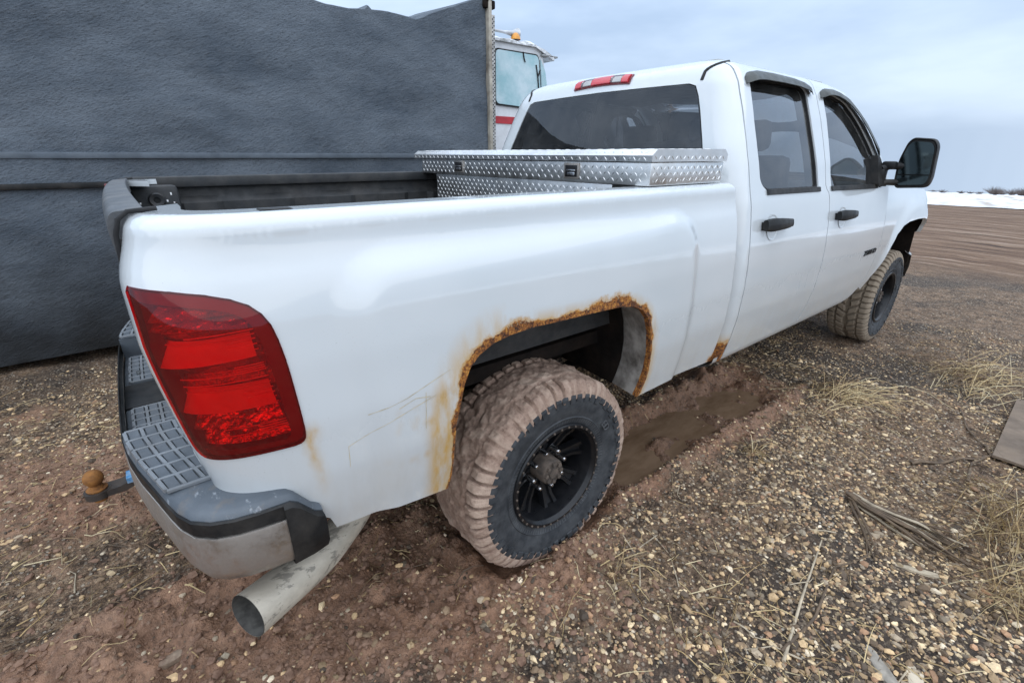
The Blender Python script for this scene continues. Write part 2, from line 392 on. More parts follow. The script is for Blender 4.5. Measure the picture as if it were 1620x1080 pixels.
TREAD = m_mudtyre()
def m_mudtyre_f():
    m = Mat('dusty_tread'); n = m.noise(26, 6, .65); h = m.attr('lug')
    c = m.mix(m.mr(n, .3, .7), (.155, .120, .086), (.25, .20, .145)); c = m.mix(m.mr(h, .3, 1., 0, .6), c, (.33, .265, .195))
    m.set(color=c, rough=.9, normal=m.bump(n, .5, .005)); return m.m
TREADF = m_mudtyre_f()
def m_sidewall():
    m = Mat('tyre_sidewall'); n = m.noise(18, 6, .65)
    m.set(color=m.mix(m.mr(n, .38, .72), (.020, .023, .027), (.068, .072, .076)), rough=.72, normal=m.bump(m.noise(60, 4), .2, .003)); return m.m
SIDEW = m_sidewall()
DIRTYWHITE = m_simple('dirty_inner_paint', (.36, .34, .31), .6, bump=.3, bsc=40, dirt=(.06, .05, .042), dirt_amt=.9, sc=16)
# ---------------------------------------------------------------- body surfaces (metres; x forward, y left, z up; rear axle at x = 0)
def tab(pts, smooth=.012):
    zs = np.array([p[0] for p in pts], float); ws = np.array([p[1] for p in pts], float)
    g = np.linspace(zs[0]-.1, zs[-1]+.1, 600); w = np.interp(g, zs, ws)
    lo = g < zs[0]; hi = g > zs[-1]
    w[lo] = ws[0]+(g[lo]-zs[0])*(ws[1]-ws[0])/(zs[1]-zs[0]); w[hi] = ws[-1]+(g[hi]-zs[-1])*(ws[-1]-ws[-2])/(zs[-1]-zs[-2])
    st = g[1]-g[0]; k = np.arange(-60, 61)*st; k = np.exp(-.5*(k/smooth)**2); k /= k.sum()
    w2 = np.convolve(np.pad(w, 60, mode='edge'), k, 'valid')
    return lambda z: np.interp(z, g[5:-5], w2[5:-5])
def sstep(a, b, x):
    t = np.clip((x-a)/(b-a), 0, 1); return t*t*(3-2*t)
W_BED = tab([(.44,.93),(.50,.950),(.57,.970),(.68,.993),(.80,1.012),(.95,1.018),(1.10,1.010),(1.22,.996),(1.285,.984),(1.325,.970),(1.362,.962),(1.42,.961)])
W_CAB = tab([(.44,.92),(.50,.945),(.56,.966),(.68,.993),(.80,1.010),(.95,1.016),(1.05,1.012),(1.15,1.002),(1.25,.988),(1.33,.974),(1.37,.962),(1.50,.925),(1.60,.890),(1.73,.842),(1.85,.790),(1.915,.748),(1.945,.705),(1.962,.655)], .010)
X_REAR = tab([(.44,1.070),(1.30,1.068),(1.40,1.074),(1.57,1.103),(1.86,1.178),(1.92,1.208),(1.95,1.24),(1.964,1.28)], .010)
def flare(x, z):
    # squared wheel-arch flare pressed into the bed side
    cx, hx, r = -.02, .745, .16
    dx = np.abs(x-cx)-(hx-r); dz = (z-(1.345-r))
    d = np.hypot(np.maximum(dx, 0), np.maximum(dz, 0))+np.minimum(np.maximum(dx, dz), 0)-r
    wdt = .085-.030*sstep(.30, .60, x)
    t = np.clip(-d/wdt, 0, 1); return .019*(.55*t+.45*t*t*(3-2*t))
TK, CA, CB, CN = -.80, .325, .17, 2.5
_p = np.linspace(0, math.pi/2, 400)
_dx = CA*np.sin(_p)**(2/CN); _in = CB*(1-np.cos(_p)**(2/CN))
_s = np.concatenate([[0], np.cumsum(np.hypot(np.diff(_dx), np.diff(_in)))]); S_COR = _s[-1]
RV0, RR = 1.390, .036
def bed_w(x, z): return W_BED(z)+flare(x, z)
def bed_map(t, v):
    t = np.asarray(t, float); v = np.asarray(v, float)
    phi = np.clip((v-RV0)/RR, 0, math.pi/2)
    z = np.where(v <= RV0, v, RV0+RR*np.sin(phi))
    inn = np.where(v <= RV0, 0, RR*(1-np.cos(phi))+np.maximum(v-RV0-RR*math.pi/2, 0))
    s = np.maximum(TK-t, 0)
    dx = np.interp(s, _s, _dx); ic = np.interp(s, _s, _in)+np.maximum(s-S_COR, 0)
    x = np.where(t >= TK, t, TK-dx)
    lean = .034*np.clip((1.18-z)/.25, 0, 1.5)**1.3*sstep(-.45, -.95, x)
    lean = lean+.032*sstep(1.28, 1.42, z)*sstep(-.85, -1.08, x)
    k = np.clip(dx/CA, 0, 1)                     # the rail lip turns forward at the corner
    y = -(bed_w(x, z)-ic-inn*(1-.0*k))
    return np.stack([x+lean+inn*k**4, y, z], -1)
QC, AX, BY = .15, .085, .125
def cab_map(q, z):
    q = np.asarray(q, float); z = np.asarray(z, float)
    W = W_CAB(z); xr = X_REAR(z)
    crown = .03*(1-np.clip(-q, 0, 1)**0) 
    a = np.clip(q/QC, 0, 1)*math.pi/2
    qb = np.clip(q, -1, 0)
    y = np.where(q < 0, -(W-BY)*(1+qb), -(W-BY)-BY*np.sin(a))
    x = np.where(q < 0, xr-.018*(1-(1+qb)**2), np.where(q < QC, xr+AX*(1-np.cos(a)), xr+AX+(q-QC)))
    return np.stack([x, y, z], -1)
def cab_q(x, z): return QC+(np.asarray(x, float)-X_REAR(z)-AX)
def fen_map(x, z):
    # front fender: cab section carried forward, slight flare round the arch, nose tucked in
    x = np.asarray(x, float); z = np.asarray(z, float)
    d = np.hypot(x-3.90, (z-.52)*.95)
    f = .020*sstep(.70, .60, d)
    nose = np.clip((x-4.15)/.55, 0, 1)
    y = -(W_CAB(np.minimum(z, 1.40))+f-.42*nose**2.2-.05*sstep(1.12, 1.34, z)**2)
    return np.stack([x, y, z], -1)
# ================================================================ ground
def terrain(x, y):
    d = np.hypot(x, y); return -.050*np.maximum(0, np.sqrt((d-9)**2+9)+(d-9)-1.4)*.5
def rut_mask(x, y):
    c = -.715+.02*np.sin(x*2.1)+.05*fbm(x*2.6, y*2.6+8, 3); return np.exp(-(np.abs(y-c)/.205)**4)*sstep(.02, .30, x)*sstep(2.75, 1.7, x)
def relief(x, y):
    near = sstep(9, 3, np.hypot(x, y))
    h = .030*fbm(x*.7, y*.7, 2)+.024*fbm(x*2.6+5, y*2.6, 3)+(.016*fbm(x*9, y*9+3, 3)+.008*fbm(x*31, y*31, 2))*near
    mud = mudmask(x, y)
    lump = np.maximum(fbm(x*9+31, y*9, 5, .62), -.2)
    h = h*(1-.35*mud)+mud*.080*lump*near
    # the rut in front of the rear wheel, its squeezed-up shoulders and lug prints
    c = -.715+.02*np.sin(x*2.1); r = rut_mask(x, y); along = sstep(-.1, .35, x)*sstep(2.75, 1.7, x)
    sh = np.exp(-((y-c+.255)/.055)**2)+np.exp(-((y-c-.26)/.07)**2)
    lugp = (np.abs(((x*22+(y-c)*9) % 1)-.5)*2-.5)*.030*np.exp(-((y-c-.17)/.07)**2)*along
    h = h*(1-.55*r)-.095*r+r*.105*fbm(x*5.5+2, y*5.5, 4)+along*.052*sh*(1+.9*fbm(x*9, y*9, 3))+lugp
    # the tyre's own bed
    wb = np.exp(-(np.abs(x)/.30)**4-(np.abs(y+.83)/.17)**4); h = h*(1-wb)+(-.030)*wb
    ring = np.exp(-((y+1.03)/.045)**2)*np.exp(-(x/.33)**4)+np.exp(-((x+.30)/.06)**2)*np.exp(-((y+.84)/.17)**4)
    h = h+ring*(.040+.09*np.maximum(0, fbm(x*13, y*13, 3)))
    wb2 = np.exp(-(np.abs(x-3.886)/.30)**4-(np.abs(y+.83)/.22)**4); h = h*(1-wb2)-.004*wb2
    # older smooth track running back from the bumper
    tr = np.exp(-((y+.58)/.16)**4)*sstep(-.85, -1.25, x); h = h-.025*tr+.012*tr*np.sin(y*46+fbm(x*3, y*3, 2)*3)
    return h
def mudmask(x, y):
    a = np.exp(-((y+.62)/.48)**4)*sstep(.45, -.05, x)*sstep(-3., -1.8, x)        # churned behind the wheel and out past the bumper
    b = np.exp(-((y+.72)/.36)**4)*sstep(-.2, .2, x)*sstep(2.9, 1.9, x)             # along the rut
    c = .75*np.exp(-((y-.9)/.8)**2)*sstep(.4, -.6, x)*sstep(-4, -2, x)
    d = .62*np.exp(-((y+1.15)/.50)**4)*sstep(.95, -.1, x)*sstep(-3., -1.8, x)
    return np.clip(np.maximum(np.maximum(np.maximum(a, b), c), d)+.6*fbm(x*2.2+9, y*2.2, 3)*(a+b+c+d > .05), 0, 1)
def H(x, y): return terrain(x, y)+relief(x, y)*sstep(40, 12, np.hypot(x, y))
def axis(lo, hi, sp, far):
    c = list(np.arange(lo, hi, sp)); s = sp; p = c[-1]; up_ = []
    while p < far: s *= 1.14; p += s; up_.append(p)
    s = sp; p = c[0]; dn = []
    while p > -far: s *= 1.14; p -= s; dn.append(p)
    return np.array(dn[::-1]+c+up_)
gx_, gy_ = axis(-2.1, 3.4, .0145, 900), axis(-2.75, 1.4, .0145, 900)
GX, GY = np.meshgrid(gx_, gy_, indexing='ij'); GZ = H(GX, GY)
def grid_faces(a, b):
    i, j = np.meshgrid(np.arange(a-1), np.arange(b-1), indexing='ij'); i = i.ravel(); j = j.ravel(); return np.stack([i*b+j, (i+1)*b+j, (i+1)*b+j+1, i*b+j+1], 1)
def m_ground():
    m = Mat('muddy_gravel_ground'); z = m.sepz(); mud = m.attr('mud'); far = m.attr('far'); wet = m.attr('wet')
    n1 = m.noise(1.6, 5, .6); n2 = m.noise(9, 6, .62); n3 = m.noise(48, 5, .6); n4 = m.noise(190, 3, .6)
    soil = m.mix(m.mr(m.op('ADD', m.op('MULTIPLY', n2, .5), m.op('MULTIPLY', n3, .5)), .40, .60), (.046, .028, .017), (.310, .200, .122))
    soil = m.mix(m.op('MULTIPLY', m.mr(m.noise(.9, 4, .6, m.pos((1, 1, 1), (3, 7, 0))), .49, .60), .80), soil, (.042, .034, .028))   # damp black patches
    soil = m.mix(m.op('MULTIPLY', m.mr(n3, .54, .68), .6), soil, (.44, .34, .235))
    soil = m.mix(m.op('MULTIPLY', m.mr(n4, .50, .62), .75), soil, (.032, .023, .017))
    red = m.mix(m.mr(n2, .30, .70), (.150, .074, .041), (.41, .235, .145)); red = m.mix(m.op('MULTIPLY', m.mr(n3, .50, .66), .7), red, (.065, .033, .021))
    red = m.mix(m.op('MULTIPLY', m.mr(n1, .45, .65), .35), red, (.36, .235, .16))
    c = m.mix(m.mr(m.op('ADD', mud, m.op('MULTIPLY', m.op('SUBTRACT', n2, .5), .7)), .30, .62, 0, 1, True), soil, red)
    # fine pebbles in the surface where single stones are too small to see
    vc = m.vor(58, out='Color'); vd = m.vor(58); sx = m.n('ShaderNodeSeparateColor'); m.put(sx.inputs[0], vc)
    peb = m.op('MULTIPLY', m.mr(sx.outputs[0], .55, .60), m.mr(vd, .45, .30)); pc = m.ramp(sx.outputs[1], (0, (.10, .075, .055)), (.5, (.34, .27, .20)), (1, (.56, .49, .39)))
    pf = m.op('MULTIPLY', peb, m.mr(mud, .7, .1, .12, .9)); c = m.mix(pf, c, pc)
    # ploughed field farther off: long pale and dark furrows
    fu = m.noise(1., 6, .62, m.pos((1.5, .20, 1))); fu2 = m.noise(1., 5, .6, m.pos((6.5, .9, 1)))
    fc = m.ramp(m.op('ADD', m.op('MULTIPLY', fu, .6), m.op('MULTIPLY', fu2, .4)), (.38, (.036, .018, .010)), (.46, (.135, .076, .044)), (.54, (.225, .140, .086)), (.65, (.43, .33, .25)))
    fc = m.mix(m.op('MULTIPLY', m.mr(m.noise(14, 4), .5, .7), .4), fc, (.07, .048, .034))
    c = m.mix(m.mr(m.op('ADD', far, m.op('MULTIPLY', m.op('SUBTRACT', n1, .5), .4)), .2, .75), c, fc)
    c = m.mix(m.op('MULTIPLY', wet, .5), c, m.mix(.5, c, (.020, .013, .009)))
    rough = m.op('SUBTRACT', m.mr(mud, 0, 1, .88, .48), m.op('MULTIPLY', wet, .3))
    hh = m.op('ADD', m.op('ADD', m.op('MULTIPLY', n2, .6), m.op('MULTIPLY', n3, .5)), m.op('ADD', m.op('MULTIPLY', n4, .25), m.op('MULTIPLY', pf, .5)))
    m.set(color=c, rough=rough, spec=.35, normal=m.bump(hh, 1., .026)); return m.m
ground = mk('ground', np.stack([GX, GY, GZ], -1).reshape(-1, 3), grid_faces(*GX.shape), m_ground(), None, 180)
tag(ground, kind='structure')
gxr, gyr = GX.ravel(), GY.ravel()
vattr(ground, 'mud', mudmask(gxr, gyr)); vattr(ground, 'far', sstep(5.5, 11, gxr))
vattr(ground, 'wet', np.clip(rut_mask(gxr, gyr)*1.1+.55*np.exp(-(np.abs(gxr+.05)/.75)**4-((gyr+.55)/.45)**4), 0, 1))
# muddy water standing in the rut
px_ = np.arange(.12, 2.55, .03); py_ = np.arange(-.97, -.46, .03); PX, PY = np.meshgrid(px_, py_, indexing='ij')
def m_water():
    m = Mat('muddy_water'); n = m.noise(7, 6, .65, m.pos((.6, 1.5, 1)))
    m.set(color=m.mix(m.mr(n, .35, .65), (.150, .093, .054), (.24, .158, .10)), rough=m.mr(n, .3, .7, .04, .16), spec=.5, normal=m.bump(m.noise(22, 4), .10, .004)); return m.m
pud = mk('puddle', np.stack([PX, PY, np.full_like(PX, -.068)], -1).reshape(-1, 3), grid_faces(*PX.shape), m_water(), None, 180); tag(pud, kind='structure')
# snow lying beyond the field
r_ = np.concatenate([np.linspace(0, 6, 24), np.linspace(7, 60, 30), np.linspace(70, 420, 30)]); a_ = np.radians(np.linspace(-75, 75, 301)); RR_, AA = np.meshgrid(r_, a_, indexing='ij')
edge_r = 47+3.2*fbm(AA*14+4, AA*0+2.2, 4); DD = RR_+edge_r; SX, SY = DD*np.cos(AA), DD*np.sin(AA)
SZ = terrain(SX, SY)+.02+.30*np.minimum(RR_/1.2, 1)*(1+1.6*fbm(SX*.25, SY*.25, 3))+.35*np.maximum(0, fbm(SX*.11+40, SY*.11, 3))
ms = Mat('snow'); ns = ms.noise(.6, 5, .6); ms.set(color=ms.mix(ms.mr(ns, .46, .62), (.78, .80, .83), (.42, .37, .32)), rough=.7)
sn = mk('snow_field', np.stack([SX, SY, SZ], -1).reshape(-1, 3), grid_faces(*SX.shape)[:, ::-1], ms.m, None, 180); tag(sn, kind='structure')
# ================================================================ the pickup
T = tag(empty('pickup_truck'), 'white crew cab pickup truck with rusty wheel arch and muddy tyres', 'pickup truck')
bed_r = lambda t, v: bed_map(t, v)
ARCH = np.array([(-.497,.575),(-.486,.622),(-.482,.72),(-.480,.815),(-.466,.862),(-.448,.94),(-.428,.981),(-.396,1.012),(-.344,1.036),(-.282,1.046),(-.201,1.051),(-.096,1.047),(.018,1.044),(.134,1.040),(.222,1.036),(.294,1.023),(.348,.998),(.383,.961),(.414,.891),(.433,.796),(.443,.712),(.436,.640),(.424,.590)])
TL = np.array([(-1.150,1.298),(-1.116,1.295),(-1.056,1.289),(-1.0,1.279),(-.958,1.266),(-.928,1.250),(-.908,1.229),(-.895,1.203),(-.888,1.170),(-.886,1.123),(-.889,1.064),(-.895,.993),(-.902,.940),(-.909,.921),(-.926,.912),(-.961,.912),(-1.015,.910),(-1.063,.907),(-1.106,.906),(-1.132,.910),(-1.146,.930),(-1.147,.967),(-1.145,1.05),(-1.145,1.15),(-1.147,1.25)])
VTOP = RV0+RR*math.pi/2+.075
TR = TK-S_COR-.055
BX = 1.035
bed_out = np.vstack([[(BX, .580)], [(BX, .9)], [(BX, 1.36)], [(BX-.006, 1.40)], [(BX-.03, 1.43)], [(BX-.045, VTOP)], [(TR, VTOP)], [(TR, 1.0)], [(TR, .735)], [(-1.06, .735)], [(-.95, .69)], [(-.90, .65)], [(-.885, .606)], [(-.68, .594)], ARCH, [(.66, .597)]])
def rust_bed(P):
    d = segdist(P, ARCH, False); x, z = P[:, 0], P[:, 1]
    w = np.interp(x, [-.52, -.47, -.44, -.36, -.25, -.05, .08, .20, .30, .36, .42, .46], [.016, .026, .036, .034, .026, .022, .030, .042, .036, .032, .016, .014])
    w = np.where((z < .86) & (x > .3), .015, w); w = np.where((z < .78) & (x < -.3), .012, w)
    w = w*1.0*(1+.9*fbm(x*12, z*12, 3))
    r = np.clip(1-d/w*1.15, -1, 1)
    # open seam at the foot of the front edge
    return 1+np.maximum(r, np.clip(.6-np.hypot((x-BX)/.05, (z-.585)/.05), -1, 1))
def stain_bed(P):
    d = segdist(P, ARCH, False); x, z = P[:, 0], P[:, 1]
    ws = np.where(x < -.3, .11, .055); s = .95*np.clip(1-d/ws, 0, 1)
    # rusty water dragged back and down from the arch
    s += 1.1*np.exp(-((x+.515)/.045)**2)*sstep(1.0, .86, z)*sstep(.56, .62, z)
    ln = np.abs(fbm(x*5+z*3.2, z*26-x*9, 3)); s += .45*np.exp(-(ln/.035)**2)*sstep(-.80, -.55, x)*sstep(-.44, -.5, x)*sstep(.98, .9, z)*sstep(.66, .78, z)
    # weeping from the lamp corner
    s += .8*np.exp(-((x+.905)/.014)**2)*sstep(.70, .90, z)*(z < .94)
    s += .7*np.exp(-(np.hypot(x+.892, z-.935)/.02)**2)
    return np.clip(s, 0, 1)
exr, _ = np.meshgrid([0], [0])
gx, gz = np.meshgrid(np.arange(TR, BX, .02), np.concatenate([np.arange(RV0-.09, RV0+.06, .0065)])); ext = np.stack([gx.ravel(), gz.ravel()], 1)
gx, gz = np.meshgrid(np.arange(TR, -1.0, .009), np.arange(.78, 1.5, .02)); ext2 = np.stack([gx.ravel(), gz.ravel()], 1)
gx, gz = np.meshgrid(np.arange(-.62, .52, .010), np.arange(.56, 1.12, .010)); ext3 = np.stack([gx.ravel(), gz.ravel()], 1)
ext3 = ext3[segdist(ext3, ARCH, False) < .07]
bed = panel('bed_side', bed_out, [TL], .018, bed_r, PAINT, T, .022, extra=np.vstack([ext, ext2, ext3]), attrs=dict(rust=rust_bed, stain=stain_bed), edgesp=.010, smooth=32)
mirror_y(bed)
# wheel-arch lip turned inward, and the wheelhouse behind it
def arch_strip(name, y0, y1, mat, lift0=0., lift1=0., n=6, sl=slice(None)):
    A = resample(ARCH[sl], .03, False); c = np.array([-.02, .62]); X = []
    for (x, z) in A:
        d = np.array([x, z])-c; d /= np.linalg.norm(d); row = []
        w = bed_w(x, z)
        for k in range(n+1):
            t = k/n; q = np.array([x, z])+d*(lift0+(lift1-lift0)*t); row.append((q[0], -(w-y0-(y1-y0)*t), q[1]))
        X.append(row)
    g = MB().grid(np.array(X)); return g.build(name, mat, T, 60)
for o in (arch_strip('wheelhouse', .018, .15, UNDER, .002, .02, sl=slice(0, 16)), arch_strip('wheelhouse_flange', .018, .17, DIRTYWHITE, .002, .03, sl=slice(15, 23)), arch_strip('wheelhouse_liner', .15, .62, UNDER, .02, .06)):
    mirror_y(o)
MB().grid(np.array([[(x, -.40, z) for z in (.55, .8, 1.12)] for x in (-.62, 0, .6)])).build('wheelhouse_back', UNDER, T, None)
# --- tail lamp: red cover, bezel, reflector bands behind it
def lamp(parent):
    o = panel('tail_light', rounded(TL*1., 1), [], .016, offmap(bed_map, .004), LENS_RED, parent, .012, edgesp=.010)
    gasket = panel('gasket', resample(TL, .012)+0, [resample((TL-TL.mean(0))*.975+TL.mean(0), .012)], .02, offmap(bed_map, -.001), RUBBER, o, .01, edgesp=.012)
    def inset(front, top, bot, rear):
        P = resample(TL, .02); c = np.array([-1.02, 1.09]); out = []
        for x, z in P:
            tx = (x-c[0])/.135; tz = (z-c[1])/.19
            out.append((x-(front if tx > 0 else -rear)*min(1, abs(tx))**1.5*np.sign(1), z-(top if tz > 0 else -bot)*min(1, abs(tz))**1.5))
        return np.array(out)
    inn = inset(.034, .030, .020, .004)
    panel('bezel', resample((TL-TL.mean(0))*.985+TL.mean(0), .012), [resample(inn, .012)], .014, offmap(bed_map, -.006), BEZEL, o, .03, edgesp=.012)
    panel('lamp_housing', resample((inn-inn.mean(0))*1.03+inn.mean(0), .02), [], .03, offmap(bed_map, -.055), REFL_DARK, o, .0, edge=False)
    # reflector shelves: (bottom, top, depth at bottom, depth at top, material)
    x0, x1 = -1.165, -.925
    for (z0, z1, d0, d1, mt) in ((.935, .975, .018, .046, REFL_METAL), (.978, 1.015, .014, .040, REFL_METAL), (1.020, 1.068, .010, .044, REFL_BRIGHT), (1.070, 1.098, .040, .050, REFL_DARK), (1.100, 1.130, .050, .030, REFL_DARK), (1.134, 1.182, .008, .044, REFL_BRIGHT), (1.182, 1.205, .045, .030, REFL_DARK), (1.208, 1.228, .012, .032, REFL_METAL), (1.230, 1.258, .014, .040, REFL_METAL)):
        b = MB(); xs = np.linspace(x0, x1-.012+.03*(1.1-z0), 16); zs = np.linspace(z0, z1, 4); P = []
        for k, z in enumerate(zs):
            d = d0+(d1-d0)*k/3; tilt = .010*np.sin((xs-x0)*9+z0*70)
            P.append(offmap(bed_map, -d)(xs, np.full_like(xs, z)+tilt*.35+(xs-x0)*.06-.006))
        b.grid(np.array(P).transpose(1, 0, 2)); b.build('reflector_band', mt, o, 40)
    for z in (1.030, 1.042, 1.054, 1.146, 1.158, 1.170, 1.017, 1.068, 1.082, 1.099, 1.104, 1.109, 1.114, 1.180, 1.190, 1.206, 1.212, .952, .958, .964, .970):
        xs = np.linspace(-1.07 if .94 < z < .98 or z in (1.104, 1.109, 1.114, 1.19, 1.212) else -1.12, -.93, 12)
        if z in (1.104, 1.109, 1.114, .958, .964, 1.030, 1.042, 1.054, 1.146, 1.158, 1.170): xs = np.linspace(-.99, -.93, 8)
        MB().tube(offmap(bed_map, -.024)(xs, np.full_like(xs, z)+(xs+1.13)*.06-.006), .0016, 5).build('reflector_rib', REFL_BRIGHT, o, 60)
    for (x, z, r) in ((-1.035, 1.222, .030), (-1.03, .975, .028)):
        b = MB(); c = offmap(bed_map, -.05)(x, z); prof = [(.004, .02), (.010, .018), (.014, .006), (r*.7, .0), (r, -.022)]
        Mx = Matrix.Rotation(rad(-28), 4, 'Z'); b.lathe(prof, 20, 'y', c, Mx); b.build('bulb_bowl', REFL_METAL, o, 40)
    return o
tl = lamp(T)
def copy_mirror(o, parent):
    c = mirror_y(o, parent=parent)
    for ch in o.children: copy_mirror(ch, c)
    return c
copy_mirror(tl, T)
# --- bed interior, floor, front wall, tailgate
yw = .80
b = MB(); b.box((-1.08, -yw, .86), (1.02, yw, .90)); b.build('bed_floor', LINER, T, None)
def inner_wall(sg):
    b = MB(); prof = [(.878, 1.41), (.872, 1.34), (.845, 1.31), (.842, 1.10), (.80, 1.07), (.80, .895)]
    xs = np.linspace(-1.03, 1.02, 60); P = []
    for x in xs:
        rib = .010*(1 if math.sin(x*18) > 0 else -1)
        P.append([(x, -sg*(y+(rib if 1.0 < z < 1.33 else 0)), z) for y, z in prof])
    g = np.array(P); b.grid(g if sg > 0 else g[:, ::-1]); w_ = b.build('bed_inner_wall', LINER, T, 25)
    bb = MB().box((-1.06, -sg*.872 if sg < 0 else -.872, 1.14), (-.86, .80 if sg < 0 else -.80, 1.40), .02) if False else None
    return w_
inner_wall(1); iw = inner_wall(-1)
b = MB(); b.box((-1.055, .785, 1.10), (-.87, .85, 1.40), .02); b.build('bed_corner_pocket', LINER, iw, 30)
b = MB(); b.box((-1.055, -.85, 1.10), (-.87, -.785, 1.37), .02); b.build('bed_corner_pocket', LINER, T, 30)
ring = MB(); ring.lathe([(.014, -.012), (.028, -.016), (.034, -.008), (.034, .004)], 24, 'y', (-.962, .785, 1.335)); ring.build('tie_down_ring', DRAWBAR, iw, 40)
MB().lathe([(.0005, .0), (.015, .0)], 20, 'y', (-.962, .782, 1.335)).build('tie_down_hole', RUBBER, iw, None)
for (x, z, h) in ((-.905, 1.355, .012), (-.925, 1.325, .010), (-1.03, 1.318, .008), (-.90, 1.318, .006)): MB().box((x, .7835, z), (x+.006, .786, z+h)).build('paint_chip', LENS_CLEAR if False else REFL_BRIGHT, iw, None)
MB().box((.985, -.86, .90), (1.02, .86, 1.405), .006).build('bed_front_wall', PAINT, T, 30)
tg = MB(); 
prof = [(-1.050, .80), (-1.078, .80), (-1.086, .84), (-1.102, 1.10), (-1.110, 1.30), (-1.108, 1.375), (-1.055, 1.375)]
tg.prism(prof, -.772, .772, lambda u, v, h: (u, h, v)); tg = tg.build('tailgate', PAINT, T, 30, fix=True)
MB().box((-1.122, -.13, 1.20), (-1.100, .13, 1.29), .01).build('handle_bezel', BLACKPL, tg, 40)
MB().box((-1.130, -.09, 1.225), (-1.115, .09, 1.262), .006).build('tailgate_handle', CAPGREY, tg, 40)
cp = MB()
cprof = fillet([(-1.116, 1.335), (-1.119, 1.40), (-1.110, 1.428), (-1.050, 1.434), (-1.047, 1.378), (-1.105, 1.374)], [.006, .02, .03, .008, .004, .004])
yy = np.linspace(-.785, .785, 25)
P = np.array([[(u-.014*(1-(y/.785)**2), y, v+.008*(1-(y/.785)**2)) for u, v in list(cprof)+[cprof[0]]] for y in yy]); cp.grid(P)
for y, rv in ((-.785, False), (.785, True)):
    r = [(u, y, v) for u, v in cprof]; cp.add(r, [list(range(len(r)))[::1 if rv else -1]])
cap = cp.build('tailgate_cap', CAPGREY, tg, 35, fix=True)
for s in (-1, 1):
    MB().tube([(-1.112, s*.800, 1.325), (-1.108, s*.800, 1.385), (-1.098, s*.800, 1.415), (-1.080, s*.800, 1.429), (-1.030, s*.800, 1.433)], .0048, 8).build('gap_seal', RUBBER, T, 60)
MB().box((-1.135, .70, 1.392), (-1.118, .73, 1.416), .003).build('red_marker', BEZEL, cap, 30)
b = MB(); b.box((-1.06, .836, 1.385), (1.0, .945, 1.434), .006); b.build('bed_rail_cap', LINER, T, 30)
MB().box((-.86, -.915, 1.4255), (-.795, -.880, 1.4285), .001).build('stake_pocket_cover', BLACKPL, T, None)

# --- rear bumper
PL = np.array([(-.862, -1.012), (-.90, -1.022), (-.95, -1.026), (-1.0, -1.022), (-1.05, -1.012), (-1.095, -.992), (-1.13, -.958), (-1.152, -.91), (-1.166, -.86), (-1.19, -.76), (-1.215, -.66), (-1.236, -.55), (-1.246, -.45), (-1.250, -.30), (-1.252, -.15), (-1.252, 0.)])
def plan(n=60):
    P = PL.copy(); full = np.vstack([P, (P*[1, -1])[::-1][1:]]); return resample(rounded(full[1:-1], 1) if False else full, .02, False)
PF = plan()
NV = np.gradient(PF, axis=0); NV = np.stack([NV[:, 1], -NV[:, 0]], 1); NV /= np.linalg.norm(NV, axis=1, keepdims=True)
# outward = away from the truck's middle
NV *= np.sign(((PF-np.array([-.5, 0]))*NV).sum(1))[:, None]
for _ in range(3): NV[1:-1] = (NV[:-2]+NV[1:-1]+NV[2:])/3
NV /= np.linalg.norm(NV, axis=1, keepdims=True)
def ztop(p):  # the top dips towards its front end and over the middle step
    x, y = p; t = sstep(-.945, -.862, x); return .798-.075*t**1.3
def loft(rows, i0, i1, name, mat, parent, sm=40, zt=True):
    g = []
    for i in range(i0, i1):
        p, n = PF[i], NV[i]; dz = (ztop(p)-.798) if zt else 0.
        g.append([(p[0]-n[0]*a, p[1]-n[1]*a, z+dz*k) for a, z, k in rows])
    return MB().grid(np.array(g)[:, ::-1]).build(name, mat, parent, sm, fix=False)
n_ = len(PF); ys = PF[:, 1]
iR = int(np.argmax(ys > -.46)); iL = int(np.argmax(ys > .46))
bp = loft([(.012, .735, 1), (.002, .733, 1), (0, .725, 1), (-.002, .68, .6), (.002, .63, .2), (.014, .60, 0), (.04, .585, 0), (.09, .58, 0)], 4, n_-4, 'rear_bumper', CHROME, T)
tag(bp, 'dull chrome step bumper with grey plastic pads')
for (a, c) in ((0, iR), (iL, n_)):
    loft([(.17, .796, 1), (.10, .799, 1), (.045, .799, 1), (.022, .796, 1), (.010, .789, 1), (.006, .780, 1), (.008, .774, 1)], a, c, 'top_pad', PADM, bp)
loft([(.007, .776, 1), (.003, .772, 1), (.003, .738, 1), (.012, .734, 1)], 0, n_, 'trim_band', BLACKPL, bp)
for (a, c) in ((0, 6), (n_-6, n_)):
    loft([(.006, .776, 1), (-.004, .765, 1), (-.006, .70, .6), (-.004, .63, .2), (.008, .590, 0), (.05, .575, 0)], a, c, 'end_cap', BLACKPL, bp)
